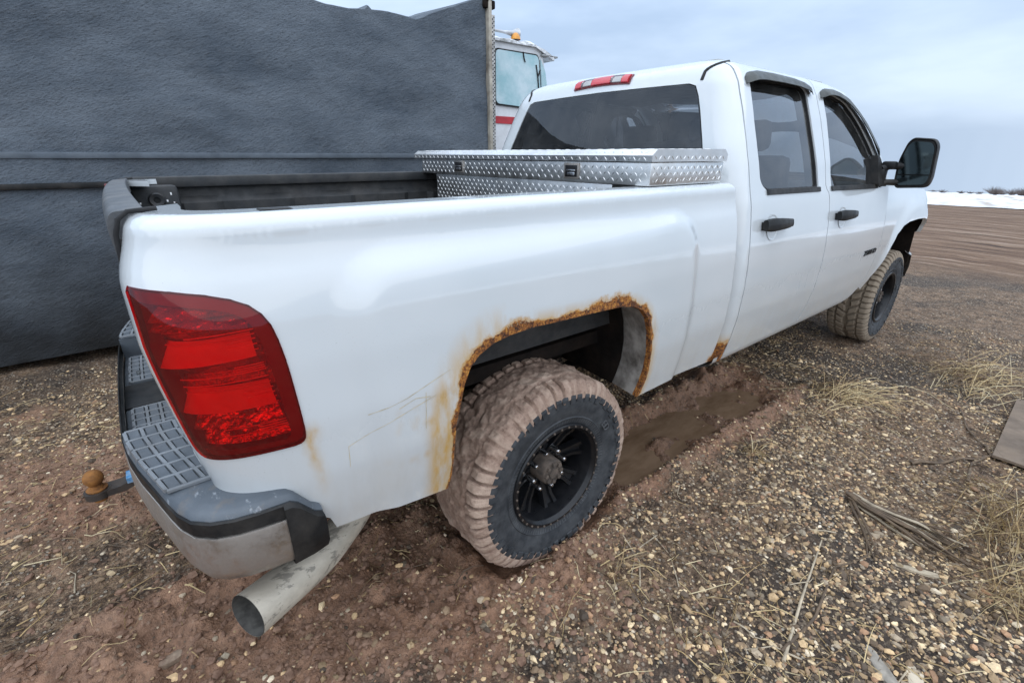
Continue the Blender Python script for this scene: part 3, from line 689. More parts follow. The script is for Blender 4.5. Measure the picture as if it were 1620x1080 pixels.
# middle step, set lower
P = [[(PF[i][0]+a, PF[i][1], z) for a, z in ((.155, .715), (.03, .715), (.012, .712), (.004, .70), (.004, .685))] for i in range(iR-1, iL+1)]
MB().grid(np.array(P)[:, ::-1]).build('middle_step', PLASTIC, bp, 40)
for y in (PF[iR-1][1], PF[iL][1]): MB().box((-1.236, y-.004, .69), (-1.085, y+.004, .797)).build('step_riser', PLASTIC, bp, None)
def treads(ylo, yhi, nx, ny, z, xo, wd_):
    """raised ribs of a step pad, crossing in squares, and the sloped blocks between them"""
    rib = MB(); blk = MB()
    yy = np.linspace(ylo, yhi, ny+1)
    xe = lambda y: float(np.interp(y, PF[:, 1], PF[:, 0]))
    for y in yy: rib.box((xe(y)+xo, y-.0045, z), (xe(y)+xo+wd_, y+.0045, z+.0095), .002)
    for k in range(nx+1):
        for j in range(ny):
            a, c = yy[j]+.0045, yy[j+1]-.0045
            x0, x1 = xe(a)+xo+wd_*k/nx, xe(c)+xo+wd_*k/nx
            rib.add([(x0-.0045, a, z), (x0+.0045, a, z), (x1+.0045, c, z), (x1-.0045, c, z), (x0-.004, a, z+.0093), (x0+.004, a, z+.0093), (x1+.004, c, z+.0093), (x1-.004, c, z+.0093)], [(4, 5, 6, 7), (0, 1, 5, 4), (2, 3, 7, 6), (3, 0, 4, 7), (1, 2, 6, 5)])
    for k in range(nx):
        for j in range(ny):
            a, c = yy[j]+.008, yy[j+1]-.008; w = wd_/nx
            x0, x1 = xe(a)+xo+w*k+.008, xe(c)+xo+w*k+.008; u = w-.016
            blk.add([(x0, a, z+.0005), (x0+u, a, z+.0005), (x1+u, c, z+.0005), (x1, c, z+.0005), (x0, a, z+.001), (x0+u, a, z+.0030), (x1+u, c, z+.0100), (x1, c, z+.0080)], [(4, 5, 6, 7), (0, 1, 5, 4), (2, 3, 7, 6), (3, 0, 4, 7), (1, 2, 6, 5)])
    return rib, blk
RIBM = m_simple('worn_rib_plastic', (.21, .228, .245), .5, bump=.2, bsc=200, dirt=(.17, .16, .15), dirt_amt=.5)
for (a, c, nx, ny, z, xo, w) in ((-.845, -.475, 3, 6, .799, .014, .115), (.475, .845, 3, 6, .799, .014, .115), (-.42, -.13, 3, 6, .7155, .03, .115), (.13, .42, 3, 6, .7155, .03, .115)):
    r, k = treads(a, c, nx, ny, z, xo, w); r = r.build('tread_ribs', RIBM, bp, None, fix=True); k.build('tread_blocks', PLASTIC, bp, None, fix=True)
MB().box((-1.252, -.11, .60), (-1.10, .11, .722), .008).build('plate_recess', BLACKPL, bp, 30)
MB().box((-1.2, .2, .7155), (-1.185, .225, .73), .002).build('plate_lamp', LENS_CLEAR, bp, 30)
# --- hitch receiver, frame, axle, spare, exhaust
b = MB(); b.box((-1.16, -.040, .455), (-.70, .040, .535), .006); b.build('hitch_receiver', UNDER, T, 30)
b = MB(); b.tube([(-.95, -.55, .52), (-.95, .55, .52)], .035, 10); b.build('hitch_crossbar', UNDER, T, 60)
for s in (-1, 1): MB().box((-1.10, s*.45-.04, .58), (4.4, s*.45+.04, .74), .008).build('frame_rail', UNDER, T, 30)
b = MB(); b.tube([(0, -.72, .376), (0, -.18, .376), (0, -.12, .376), (0, 0, .376), (0, .12, .376), (0, .18, .376), (0, .72, .376)], [.045, .045, .09, .14, .09, .045, .045], 14); b.build('rear_axle', UNDER, T, 60)
b = MB(); b.tube([(3.886, -.72, .40), (3.886, .72, .40)], .05, 10); b.build('front_axle', UNDER, T, 60)
for s in (-1, 1): MB().tube([(-.75, s*.52, .60), (-.35, s*.52, .50), (0, s*.52, .455), (.35, s*.52, .50), (.75, s*.52, .60)], .035, 8, flat=.8).build('leaf_spring', UNDER, T, 60)
MB().lathe([(.12, .50), (.34, .50), (.37, .55), (.37, .68), (.34, .72), (.12, .72)], 28, 'z', (-.62, 0, 0)).build('spare_wheel', UNDER, T, 40)
MB().box((-.6, -.72, .74), (4.2, .72, .80)).build('underbody_pan', UNDER, T, None)
ep = MB(); pts = [(.35, -.42, .52), (-.25, -.45, .56), (-.52, -.58, .55), (-.70, -.765, .46), (-.86, -.855, .425), (-1.073, -.963, .450)]
rr = [.045, .045, .045, .047, .055, .060]
pp = np.array(pts); tt = np.linspace(0, 5, 46); sm_ = np.stack([np.interp(tt, range(6), pp[:, k]) for k in range(3)], 1)
for _ in range(6): sm_[1:-1] = (sm_[:-2]+2*sm_[1:-1]+sm_[2:])/4
ep.tube(sm_, list(np.interp(tt, range(6), rr)), 28, cap=False)
e_o = ep.build('exhaust_pipe', PIPE, T, 60)
# rolled lip and dark inside of the tip
d = sm_[-1]-sm_[-6]; d /= np.linalg.norm(d)
ins = MB(); ins.tube([sm_[-1]+d*.0005, sm_[-1]-d*.06, sm_[-1]-d*.16], [.0585, .056, .050], 28, cap=False); 
ins.f = [f[::-1] for f in ins.f]; ins.build('pipe_bore', m_simple('soot', (.10, .095, .085), .7, dirt=(.02, .018, .016), dirt_amt=.9, sc=30), e_o, 60)
MB().tube([sm_[-1]-d*.15, sm_[-1]-d*.155], .049, 20).build('pipe_dark', RUBBER, e_o, None)

# thin rust runs and scratches in the paint behind the arch
RUNS = ([(-.832,.801),(-.819,.862),(-.765,.876),(-.671,.907),(-.542,.937)], [(-.745,.935),(-.633,.954),(-.482,1.0)], [(-.574,.955),(-.583,.843)], [(-.661,.931),(-.607,.946),(-.561,.938)])
RUN = m_simple('rust_run', (.55, .46, .30), .6, var=.3, sc=40)
for pl_ in RUNS:
    q = resample(pl_, .02, False); P = []
    for (x, z), d_ in zip(q, np.gradient(q, axis=0)):
        d_ = d_/np.linalg.norm(d_); n2_ = np.array([-d_[1], d_[0]])*.0010*random.uniform(.4, 1.2); P.append([bed_map(x-n2_[0], z-n2_[1])-[0, .0009, 0], bed_map(x+n2_[0], z+n2_[1])-[0, .0009, 0]])
    MB().grid(np.array(P)).build('rust_run', RUN, T, None)
# --- cab shell: back wall, corners, roof sides
zA = lambda z: np.interp(z, [.54, 1.38, 1.535, 1.684, 1.809, 1.893, 1.95], [1.166, 1.166, 1.176, 1.196, 1.217, 1.237, 1.255])
zB = lambda z: np.interp(z, [.56, .69, .84, 1.0, 1.27, 1.335, 1.352, 1.375, 1.50, 1.60, 1.72, 1.835, 1.90, 1.95], [2.046, 2.078, 2.089, 2.092, 2.088, 2.076, 2.060, 2.032, 2.046, 2.056, 2.066, 2.074, 2.084, 2.105])
G = .0040
zz = np.linspace(.545, 1.946, 60)
ZT = 1.9625
RW = np.array([(-1, 1.865), (-.55, 1.862), (-.14, 1.858), (-.09, 1.845), (-.075, 1.80), (-.06, 1.60), (-.055, 1.43), (-.09, 1.405), (-1, 1.40)])  # rear window, half, in (q, z)
cs = [(-1, 1.40-.0)] if False else []
cab_out = [(-1, .545)]+[(cab_q(zA(z)-G, z), z) for z in zz]+[(cab_q(x, 1.9475), 1.9475) for x in np.linspace(1.26, 2.36, 40)]+[(cab_q(2.36, ZT), ZT)]+[(cab_q(x, ZT), ZT) for x in np.linspace(2.34, 1.40, 30)]+[(q, ZT) for q in np.linspace(.15, -1, 40)]+[tuple(p) for p in RW]
cab_out = np.array([(float(a), float(c)) for a, c in cab_out])
def rust_cab(P):
    x = cab_map(P[:, 0], P[:, 1])[:, 0]; z = P[:, 1]
    return np.clip(1.0-np.maximum((z-.615)/.06, 0)*1.2+.5*fbm(x*20, z*20, 3), -1, 1)*(z < .72)-(z >= .72)+1
gx, gz = np.meshgrid(np.arange(-1, 1.3, .03), np.arange(1.86, ZT, .006)); e1 = np.stack([gx.ravel(), gz.ravel()], 1)
gx, gz = np.meshgrid(np.arange(-.02, .20, .008), np.arange(.56, 1.95, .02)); e2 = np.stack([gx.ravel(), gz.ravel()], 1)
cab = panel('cab_shell', cab_out, [], .025, cab_map, PAINT, T, .02, extra=np.vstack([e1, e2]), attrs=dict(rust=rust_cab, stain=lambda P: np.clip(1-(P[:, 1]-.62)/.1, 0, 1)*(P[:, 1] < .72)), edgesp=.014)
mirror_y(cab)
# roof skin
def roof_map(x, y):
    e = np.minimum(np.minimum((.657-np.abs(y))/.10, (x-1.262)/.14), 1.); e = np.clip(e, 0, 1)
    return np.stack([x, y, ZT-.003+.024*(1-(1-e)**2)*(1-.45*(y/.66)**2)-.05*sstep(2.25, 2.62, x)**2], -1)
rq = np.linspace(-1, .15, 40); rr_ = cab_map(rq, np.full(40, ZT))[:, :2]; 
ro = np.vstack([rr_, [[2.0, -.6555], [2.40, -.655], [2.50, -.5], [2.60, -.25], [2.63, 0]]]); ro = np.vstack([ro, (ro*[1, -1])[::-1][1:-1]])
gx, gz = np.meshgrid(np.arange(1.25, 2.5, .02), [-.64, -.62, -.60, -.58, .58, .60, .62, .64]); e1 = np.stack([gx.ravel(), gz.ravel()], 1)
panel('roof', ro, [], .04, roof_map, PAINT, T, .03, extra=e1, edgesp=.025, smooth=60)
def yq(y, z): return -1+(-y)/(W_CAB(z)-BY)
for s in (-1, 1):
    pts = []
    for z in np.linspace(1.866, 1.950, 10):
        p = offmap(cab_map, -.004)(np.array([yq(-.628, z)]), np.array([z]))[0]; pts.append(p*[1, -s*-1 if False else 1, 1]*np.array([1, 1 if s < 0 else -1, 1]))
    pts += [(x_, s*.632, float(roof_map(np.array(x_), np.array(.632))[2])-.006) for x_ in ()]
    MB().tube(pts, .0100, 8).build('roof_molding', BLACKPL, T, 60)
# rear window glass and black edge
RG = np.array([(-1, 1.862), (-.56, 1.859), (-.15, 1.855), (-.10, 1.842), (-.083, 1.80), (-.068, 1.60), (-.062, 1.435), (-.095, 1.41), (-1, 1.405)])
full = lambda o: None
gl = panel('rear_window', RG, [], .05, offmap(cab_map, -.003), GLASS_REAR, T, .0, edge=False, edgesp=.03)
gl2 = mirror_y(gl, parent=gl)
gl2.name = 'rear_window_half'
ed = panel('window_gasket', np.array(RW), [np.array([(-.9999, 1.857), (-.56, 1.854), (-.16, 1.85), (-.108, 1.838), (-.091, 1.80), (-.076, 1.60), (-.07, 1.44), (-.10, 1.416), (-.9999, 1.411)])], .03, offmap(cab_map, -.006), RUBBER, gl, .01, edgesp=.02)
mirror_y(ed, parent=gl)
# high brake lamp on the roof edge
def bl(y0, y1, name, mat, parent, out=.016, z0=1.896, z1=1.946):
    yy_ = np.linspace(y0, y1, 10); b = MB(); P = []
    for y in yy_:
        row = []
        for z, o_ in ((z0, -.002), (z0+.002, out*.8), ((z0+z1)/2, out), (z1-.002, out*.55), (z1, -.002)):
            z_ = z-.008*(y/.2)**2
            row.append(offmap(cab_map, o_)(np.array([yq(-abs(y), z_)]), np.array([z_]))[0]*np.array([1, 1 if y <= 0 else -1, 1]))
        P.append(row)
    b.grid(np.array(P)); n0 = [i for i in range(5)]; b.f += [tuple(n0), tuple([len(b.v)-5+i for i in range(5)][::-1])]
    return b.build(name, mat, parent, 40, fix=True)
hb = bl(-.205, .205, 'high_brake_light', BEZEL, T, .010)
for (a, c, nm, mt) in ((-.195, -.150, 'red_lens', None), (-.147, -.072, 'clear_lens', LENS_CLEAR), (-.070, .070, 'red_lens', None), (.072, .147, 'clear_lens', LENS_CLEAR), (.150, .195, 'red_lens', None)):
    bl(a, c, nm, mt or LENSR, hb, .020, 1.901, 1.942) if mt else bl(a, c, nm, Mat('red_brake_lens').set(color=(.55, .02, .03), rough=.2, coat=.6).m, hb, .020, 1.901, 1.942)
for (a, c) in ((-.14, -.08), (.08, .14)): bl(a, c, 'bulb_backing', REFL_BRIGHT, hb, .012, 1.906, 1.938)

# --- doors
side = lambda x, z: cab_map(cab_q(x, z), z)
RWIN = fillet([(1.325, 1.868), (1.290, 1.70), (1.277, 1.566), (1.268, 1.42), (1.33, 1.378), (1.935, 1.370), (1.935, 1.714), (1.952, 1.872), (1.90, 1.893), (1.42, 1.896)], [.03, .03, .03, .05, .05, .02, .03, .03, .03, .04])
FWIN = fillet([(2.165, 1.858), (2.155, 1.76), (2.108, 1.43), (2.112, 1.366), (2.90, 1.352), (2.93, 1.47), (2.835, 1.585), (2.740, 1.672), (2.625, 1.765), (2.505, 1.836), (2.33, 1.872), (2.21, 1.876)], [.03, .03, .02, .02, .01, .02, .05, .05, .05, .06, .06, .03])
RD = [(zA(z)+G, z) for z in np.linspace(.572, 1.944, 60)]+[(zB(z)-G, z) for z in np.linspace(1.944, .572, 60)]
ACUR = [(2.27, 1.937), (2.36, 1.925), (2.43, 1.905), (2.512, 1.884), (2.625, 1.826), (2.731, 1.764), (2.822, 1.692), (2.96, 1.545), (3.06, 1.44), (3.125, 1.37)]
FD = [(zB(z)+G, z) for z in np.linspace(.576, 1.944, 60)]+ACUR+[(3.13, 1.30), (3.132, .9), (3.10, .72), (3.04, .62), (2.95, .582)]
def low_dirt(P): return np.zeros(len(P))
def door(name, out, win, lbl):
    d = panel(name, np.array([(float(a), float(c)) for a, c in out]), [win], .022, side, PAINT, T, .02, attrs=dict(rust=low_dirt), edgesp=.014)
    c = win.mean(0); gw = (win-c)*[1.012, 1.02]+c
    panel('window_glass', gw, [], .05, offmap(side, -.016), GLASS_SIDE, d, .0, edge=False, edgesp=.03)
    sw = (win-c)*[.972, .955]+c
    panel('window_seal', (win-c)*[1.004, 1.006]+c, [sw], .02, offmap(side, -.008), RUBBER, d, .012, edgesp=.014)
    return d
rd = door('rear_door', RD, RWIN, ''); fd = door('front_door', FD, FWIN, '')
def belt(x0, x1, z0, z1, d):
    xs = np.linspace(x0, x1, 24); P = []
    for dz, o_ in ((-.016, .000), (-.015, .007), (.008, .007), (.011, .0)):
        zz_ = np.linspace(z0, z1, 24)+dz; P.append(offmap(side, o_)(xs, zz_))
    MB().grid(np.array(P).transpose(1, 0, 2)[:, ::-1]).build('belt_molding', BLACKPL, d, 60)
belt(1.325, 1.945, 1.377, 1.368, rd); belt(2.105, 2.89, 1.365, 1.351, fd)
def visor(top, bot, d, out=.030):
    """smoked rain visor: clings along its top edge and stands off along its lower edge"""
    top = resample(top, .03, False); n = len(top); bot = np.array(bot, float)
    L_ = np.concatenate([[0], np.cumsum(np.hypot(*np.diff(bot, axis=0).T))]); bb = np.stack([np.interp(np.linspace(0, L_[-1], n), L_, bot[:, k]) for k in (0, 1)], 1)
    P = []
    for t, o_ in ((0, .002), (.06, .012), (.25, .022), (.6, out), (1., out+.002), (1., out-.003)):
        q = top*(1-t)+bb*t; e = np.minimum(np.arange(n), np.arange(n)[::-1]); ee = np.clip(e/3., .15, 1)**.6
        P.append(np.array([offmap(side, o_*k)(np.array([x]), np.array([z]))[0] for (x, z), k in zip(q, ee)]))
    MB().grid(np.array(P).transpose(1, 0, 2)[:, ::-1]).build('vent_visor', VISOR, d, 50)
visor([(1.283, 1.846), (1.290, 1.872), (1.33, 1.896), (1.42, 1.910), (1.60, 1.914), (1.80, 1.912), (1.92, 1.902), (1.985, 1.882), (2.010, 1.858)], [(1.283, 1.842), (1.33, 1.848), (1.42, 1.855), (1.60, 1.858), (1.80, 1.856), (1.90, 1.848), (1.96, 1.838), (2.008, 1.842)], rd)
visor([(2.125, 1.84), (2.145, 1.872), (2.20, 1.890), (2.30, 1.895), (2.40, 1.886), (2.52, 1.862), (2.64, 1.806), (2.76, 1.733), (2.87, 1.638), (2.955, 1.535)], [(2.127, 1.836), (2.16, 1.840), (2.22, 1.846), (2.31, 1.846), (2.40, 1.835), (2.50, 1.806), (2.61, 1.750), (2.73, 1.668), (2.84, 1.575), (2.935, 1.51)], fd)
def handle(x0, x1, z, d):
    xc = (x0+x1)/2
    # pressed cup behind the grip
    th = np.linspace(0, 2*math.pi, 36, endpoint=False); P = []
    for r, o_ in ((.062, .0012), (.056, .0016), (.050, -.003), (.03, -.008), (.002, -.009)):
        P.append(offmap(side, o_+.0015)(xc-.015+r*np.cos(th), z-.012+r*1.02*np.sin(th)))
    P = np.array(P); P = np.concatenate([P, P[:, :1]], 1); MB().grid(P).build('handle_cup', PAINT, d, 60)
    xs = np.linspace(x0, x1, 24); b = MB(); P = []
    for i, x in enumerate(xs):
        u = i/23; h = .034*(1-.42*u)*(.75+.25*math.sin(min(u*6, math.pi/2))); o_ = .012+.030*math.sin(math.pi*min(max(u*1.0, .06), .94))**.5
        zc = z+.004-.006*u; ring_ = []
        for a in np.linspace(0, 2*math.pi, 12, endpoint=False):
            zz_ = zc+h*np.sign(math.sin(a))*abs(math.sin(a))**.6; oo = o_+.013*np.sign(math.cos(a))*abs(math.cos(a))**.6
            ring_.append(offmap(side, oo)(np.array([x]), np.array([zz_]))[0])
        ring_.append(ring_[0]); P.append(ring_)
    P = np.array(P); b.grid(P); b.add(P[0][:-1], [list(range(12))]); b.add(P[-1][:-1], [list(range(12))[::-1]])
    b.box(offmap(side, .0)(np.array([x0+.01]), np.array([z-.018]))[0]-[0, .022, 0], offmap(side, .0)(np.array([x0+.05]), np.array([z+.02]))[0]+[0, .004, 0])
    b.box(offmap(side, .0)(np.array([x1-.05]), np.array([z-.012]))[0]-[0, .022, 0], offmap(side, .0)(np.array([x1-.01]), np.array([z+.01]))[0]+[0, .004, 0])
    b.build('door_handle', BLACKPL, d, 50, fix=True)
handle(1.262, 1.535, 1.222, rd); handle(2.175, 2.450, 1.203, fd)
def text_on(txt, size, fm, x0, z0, name, mat, parent, depth=.004, squash=1.):
    cu_ = bpy.data.curves.new('t', 'FONT'); cu_.body = txt; cu_.size = size; cu_.extrude = 0.; cu_.resolution_u = 3
    ob = bpy.data.objects.new('t', cu_); COL.objects.link(ob); dg = bpy.context.evaluated_depsgraph_get(); dg.update()
    me = ob.evaluated_get(dg).to_mesh(); bm = bmesh.new(); bm.from_mesh(me); ob.evaluated_get(dg).to_mesh_clear()
    bmesh.ops.triangulate(bm, faces=bm.faces)
    r = bmesh.ops.extrude_face_region(bm, geom=list(bm.faces)); 
    for v in r['geom']:
        if isinstance(v, bmesh.types.BMVert): v.co.z = 1.
    bm.verts.index_update(); V = np.array([v.co for v in bm.verts]); F = [[v.index for v in f.verts] for f in bm.faces]; bm.free()
    bpy.data.objects.remove(ob); bpy.data.curves.remove(cu_)
    X = fm(x0+V[:, 0]*squash, z0+V[:, 1], V[:, 2]*depth)
    o = mk(name, X, F, mat, parent, None); bm = bmesh.new(); bm.from_mesh(o.data); bmesh.ops.recalc_face_normals(bm, faces=bm.faces); bm.to_mesh(o.data); bm.free(); return o
def on_side(x, z, d): return np.array([offmap(side, .001+k)(np.array([a]), np.array([c]))[0] for a, c, k in zip(x, z, d)])
text_on('2500HD', .052, on_side, 2.835, .892, 'door_emblem', BLACKPL, fd, .004, 1.35)
for o in (rd, fd): copy_mirror(o, T)
# rocker panel and inner jambs (dark, seen through the shut lines)
rz_ = lambda x: float(np.interp(x, [2.86, 2.95, 3.04, 3.08], [0, .008, .046, .09]))
P = [[(x, -(W_CAB(z+rz_(x)*k)-i_), z+rz_(x)*k) for z, i_, k in ((.574, .006, 1), (.55, .004, 1), (.53, .012, .8), (.50, .05, .4), (.49, .12, .2))] for x in np.linspace(1.09, 3.07, 34)]
rk = MB().grid(np.array(P)).build('rocker_panel', PAINT, T, 50); mirror_y(rk)
jo = np.array([(1.13, .58), (1.13, 1.38), (1.21, 1.93), (2.40, 1.93)]+[(a-.03, c-.03) for a, c in ACUR[2:]]+[(3.10, .70), (2.9, .60)])
c1 = RWIN.mean(0); c2 = FWIN.mean(0)
jm = panel('door_trim', jo, [(RWIN-c1)*[.975, .96]+c1, (FWIN-c2)*[.975, .96]+c2], .05, offmap(side, -.034), TRIM, T, .03, edgesp=.03); mirror_y(jm)
# --- A pillars, windscreen
ac = np.array(ACUR); P = []
for k, (dx, dz, dy) in enumerate(((-.004, .003, .0), (.030, .022, .008), (.065, .035, .035), (.075, .030, .075))):
    rk_ = np.clip(np.arange(len(ac))/4., 0, 1); x = ac[:, 0]+dx*rk_; z = ac[:, 1]+dz*rk_; P.append(np.stack([x, -(W_CAB(ac[:, 1])-dy-.002), z], 1))
ap = MB().grid(np.array(P)).build('a_pillar', PAINT, T, 50); mirror_y(ap)
e3 = P[3]; nW = 17; g = []
for p in e3:
    row = []
    for s in np.linspace(-1, 1, nW): row.append((p[0]+(.20-.06*(p[2]-1.4))*(1-s*s), p[1]*-s, p[2]-.01*(1-s*s)*0))
    g.append(row)
MB().grid(np.array(g)).build('windscreen', GLASS_FRONT, T, 60)
# --- front fender, hood, nose
FARCH = [(3.13, .60), (3.20, .655), (3.270, .73), (3.325, .81), (3.383, .90), (3.45, .985), (3.55, 1.042), (3.68, 1.062), (3.90, 1.066), (4.10, 1.060), (4.24, 1.035), (4.33, .975), (4.37, .915)]
fo = [(3.1355, 1.365), (3.1375, .9), (3.106, .72), (3.05, .63)]+[(a, c) for a, c in FARCH]+[(4.50, .90), (4.70, .90), (4.69, 1.12), (4.60, 1.22), (4.2, 1.28), (3.6, 1.325)]
ff = panel('front_fender', np.array(fo), [], .03, fen_map, PAINT, T, .03, edgesp=.016, attrs=dict(rust=low_dirt)); mirror_y(ff)
A = resample(FARCH, .04, False); P = []
for x, z in A:
    w = -float(fen_map(np.array([x]), np.array([z]))[0, 1]); P.append([(x, -(w-.028), z), (x, -(w-.12), z+.01), (x, -.5, z+.03)])
fl = MB().grid(np.array(P)).build('fender_liner', UNDER, T, 50); mirror_y(fl)
MB().grid(np.array([[(x, y, z) for z in (.6, .9, 1.12)] for x, y in ((3.1, -.5), (4.5, -.5))])).build('inner_fender', UNDER, T, None)
def hood_pt(x, s):
    w = -float(fen_map(np.array([x]), np.array([1.24]))[0, 1])-.045; e = 1-abs(s)**3
    zt = float(np.interp(x, [3.12, 3.6, 4.2, 4.60, 4.69], [1.355, 1.325, 1.28, 1.22, 1.14])); return (x, -w*s, zt+.065*e*float(np.interp(x, [3.1, 4.5, 4.69], [1, 1, .3])))
MB().grid(np.array([[hood_pt(x, s) for s in np.linspace(1, -1, 17)] for x in np.linspace(3.12, 4.69, 24)])).build('hood', PAINT, T, 50)
b = MB(); b.box((4.60, -.62, .78), (4.70, .62, 1.12), .02); b.build('grille', BLACKPL, T, 30)
for z in (.87, .96, 1.04): MB().box((4.69, -.58, z-.015), (4.712, .58, z+.015), .004).build('grille_bar', CHROME, T, 30)
for s in (-1, 1): MB().box((4.55, s*.70-.12, .86), (4.69, s*.70+.12, 1.14), .03).build('headlight', LENS_CLEAR, T, 30)
b = MB(); P = [[(x-.0, y, z) for x, z in ((4.60, .50), (4.74, .53), (4.78, .62), (4.77, .72), (4.70, .75))] for x_, y in [(0, 0)]]
pl = [(4.36, -.965), (4.50, -.93), (4.62, -.82), (4.70, -.60), (4.73, 0), (4.70, .60), (4.62, .82), (4.50, .93), (4.36, .965)]
MB().grid(np.array([[(x+a, y*k, z) for a, z, k in ((-.06, .48, .97), (.02, .51, 1), (.05, .60, 1.005), (.04, .70, 1), (-.04, .74, .96))] for x, y in pl])).build('front_bumper', CHROME, T, 40)
# black inner lip at the front edge of the arch (hanging air dam)
MB().grid(np.array([[(4.345+.05*math.sin(k*1.6)+.02*j/6, -.945+.07*j, .96-.46*k) for j in range(7)] for k in np.linspace(0, 1, 10)])).build('air_dam', UNDER, T, 50)
# --- mirrors
mi = MB(); 
hp = fillet([(-1.030, 1.345), (-1.045, 1.335), (-1.200, 1.345), (-1.212, 1.40), (-1.195, 1.60), (-1.170, 1.640), (-1.060, 1.650), (-1.035, 1.62), (-1.010, 1.50), (-1.018, 1.38)], [.01, .02, .03, .03, .03, .04, .04, .03, .05, .03])
c = hp.mean(0); lay = []
for dx, k in ((0, .93), (-.006, .97), (0, 1.), (.05, 1.0), (.09, .92), (.115, .72), (.125, .35)): lay.append([(3.03+dx+.05*(-(y+1.1)), y, z) for y, z in (hp-c)*k+c])
lay = np.array(lay); lay = np.concatenate([lay, lay[:, :1]], 1); mi.grid(lay); mi.add(lay[-1][:-1], [list(range(len(hp)))]); mi.add(lay[0][:-1]+[.004, 0, 0], [list(range(len(hp)))[::-1]])
mo = mi.build('mirror_head', BLACKPL, T, 40, fix=True)
def mglass(z0, z1, nm):
    P = [p for p in (hp-c)*.86+c]; P = np.array(P); P[:, 1] = np.clip(P[:, 1], z0, z1); o = [(3.0235+.05*(-(y+1.1)), y, z) for y, z in P]
    b = MB(); b.add(o, [list(range(len(o)))]); b.add([(x+.003, y, z) for x, y, z in o], [list(range(len(o)))[::-1]]); b.build(nm, MIRROR, mo, None, fix=True)
mglass(1.425, 1.66, 'mirror_glass'); mglass(1.33, 1.418, 'spotter_glass')
b = MB(); b.prism(fillet([(2.83, 1.352), (2.985, 1.345), (2.985, 1.40), (2.90, 1.53), (2.855, 1.545)], .02), -.03, .012, lambda x, z, h: (x, -(W_CAB(z))+.004-h*1.0-.018, z)); b.build('mirror_base', BLACKPL, T, 40, fix=True)
for z, r in ((1.475, .020), (1.372, .017)): MB().tube([(2.93, -.955, z-.02), (2.97, -.985, z), (3.03, -1.03, z), (3.06, -1.08, z)], r, 10, flat=1.2).build('mirror_arm', BLACKPL, T, 60)
b = MB(); b.box((2.90, -.985, 1.385), (2.975, -.930, 1.455), .01); b.box((2.935, -1.025, 1.455), (3.0, -.945, 1.505), .015); b.build('mirror_pivot', BLACKPL, T, 40)
for o in [x for x in T.children if x.name.split('.')[0] in ('mirror_head', 'mirror_base', 'mirror_arm', 'mirror_pivot')]: copy_mirror(o, T)
# --- cabin
def seat(xc, yc, w, name='seat'):
    b = MB(); Mx = Matrix.Translation((xc, yc, 0)) @ Matrix.Rotation(rad(14), 4, 'Y').inverted()
    b.box((xc-.02, yc-w/2, .86), (xc+.50, yc+w/2, 1.0), .05)
    Ms = Matrix.Translation((xc, yc, .95)) @ Matrix.Rotation(rad(-13), 4, 'Y')
    b.box((-.07, -w/2, -.02), (.06, w/2, .60), .05, Ms)
    o = b.build(name, SEATC, T, 50)
    b = MB(); b.box((-.05, -.14, .63), (.05, .14, .81), .04, Ms); b.tube([Ms @ Vector((0, -.06, .56)), Ms @ Vector((0, -.06, .66))], .008, 6); b.tube([Ms @ Vector((0, .06, .56)), Ms @ Vector((0, .06, .66))], .008, 6)
    b.build('headrest', SEATC, o, 50)
for y in (-.42, .42): seat(2.28, y, .54)
b = MB(); Ms = Matrix.Translation((1.36, 0, .95)) @ Matrix.Rotation(rad(-16), 4, 'Y'); b.box((-.06, -.72, -.02), (.05, .72, .52), .05, Ms); b.box((1.36, -.72, .84), (1.82, .72, 1.0), .05); rb_ = b.build('rear_bench', SEATC, T, 50)
for y in (-.46, .46): MB().box((-.05, y-.13, .53), (.04, y+.13, .68), .04, Ms).build('headrest', SEATC, rb_, 50)
b = MB(); b.box((2.92, -.86, 1.02), (3.22, .86, 1.36), .05); b.box((2.86, .20, 1.30), (3.05, .66, 1.40), .03); b.build('dashboard', TRIM, T, 50)
Mw = Matrix.Translation((2.73, .42, 1.34)) @ Matrix.Rotation(rad(-65), 4, 'Y')
b = MB(); b.tube([Mw @ Vector((.19*math.cos(t), .19*math.sin(t), 0)) for t in np.linspace(0, 2*math.pi, 33)], .016, 8, cap=False)
for a in (0, math.pi, -math.pi/2): b.tube([Mw @ Vector((.05*math.cos(a+math.pi/2), .05*math.sin(a+math.pi/2), -.01)), Mw @ Vector((.19*math.cos(a+math.pi/2), .19*math.sin(a+math.pi/2), 0))], .018, 6)
b.lathe([(.001, .02), (.06, .015), (.07, -.02), (.03, -.03)], 16, 'z', (0, 0, 0), Mw); b.tube([Mw @ Vector((0, 0, -.02)), Mw @ Vector((0, 0, -.25))], .03, 8)
b.build('steering_wheel', TRIM, T, 50)
MB().box((1.12, -.90, .80), (3.15, .90, .84)).build('cab_floor', TRIM, T, None)
MB().grid(np.array([[(x, y, 1.925-.03*(y/.6)**2) for y in np.linspace(-.62, .62, 9)] for x in np.linspace(1.30, 2.34, 8)])).build('headliner', m_simple('headliner_cloth', (.20, .20, .205), .9), T, 60)
MB().grid(np.array([[(x, y, z) for y in (-.8, 0, .8)] for x, z in ((1.11, .84), (1.115, 1.395))])).build('cab_back_trim', TRIM, T, None)
MB().box((2.62, -.03, 1.72), (2.66, .24, 1.79), .02).build('inside_mirror', BLACKPL, T, 40)
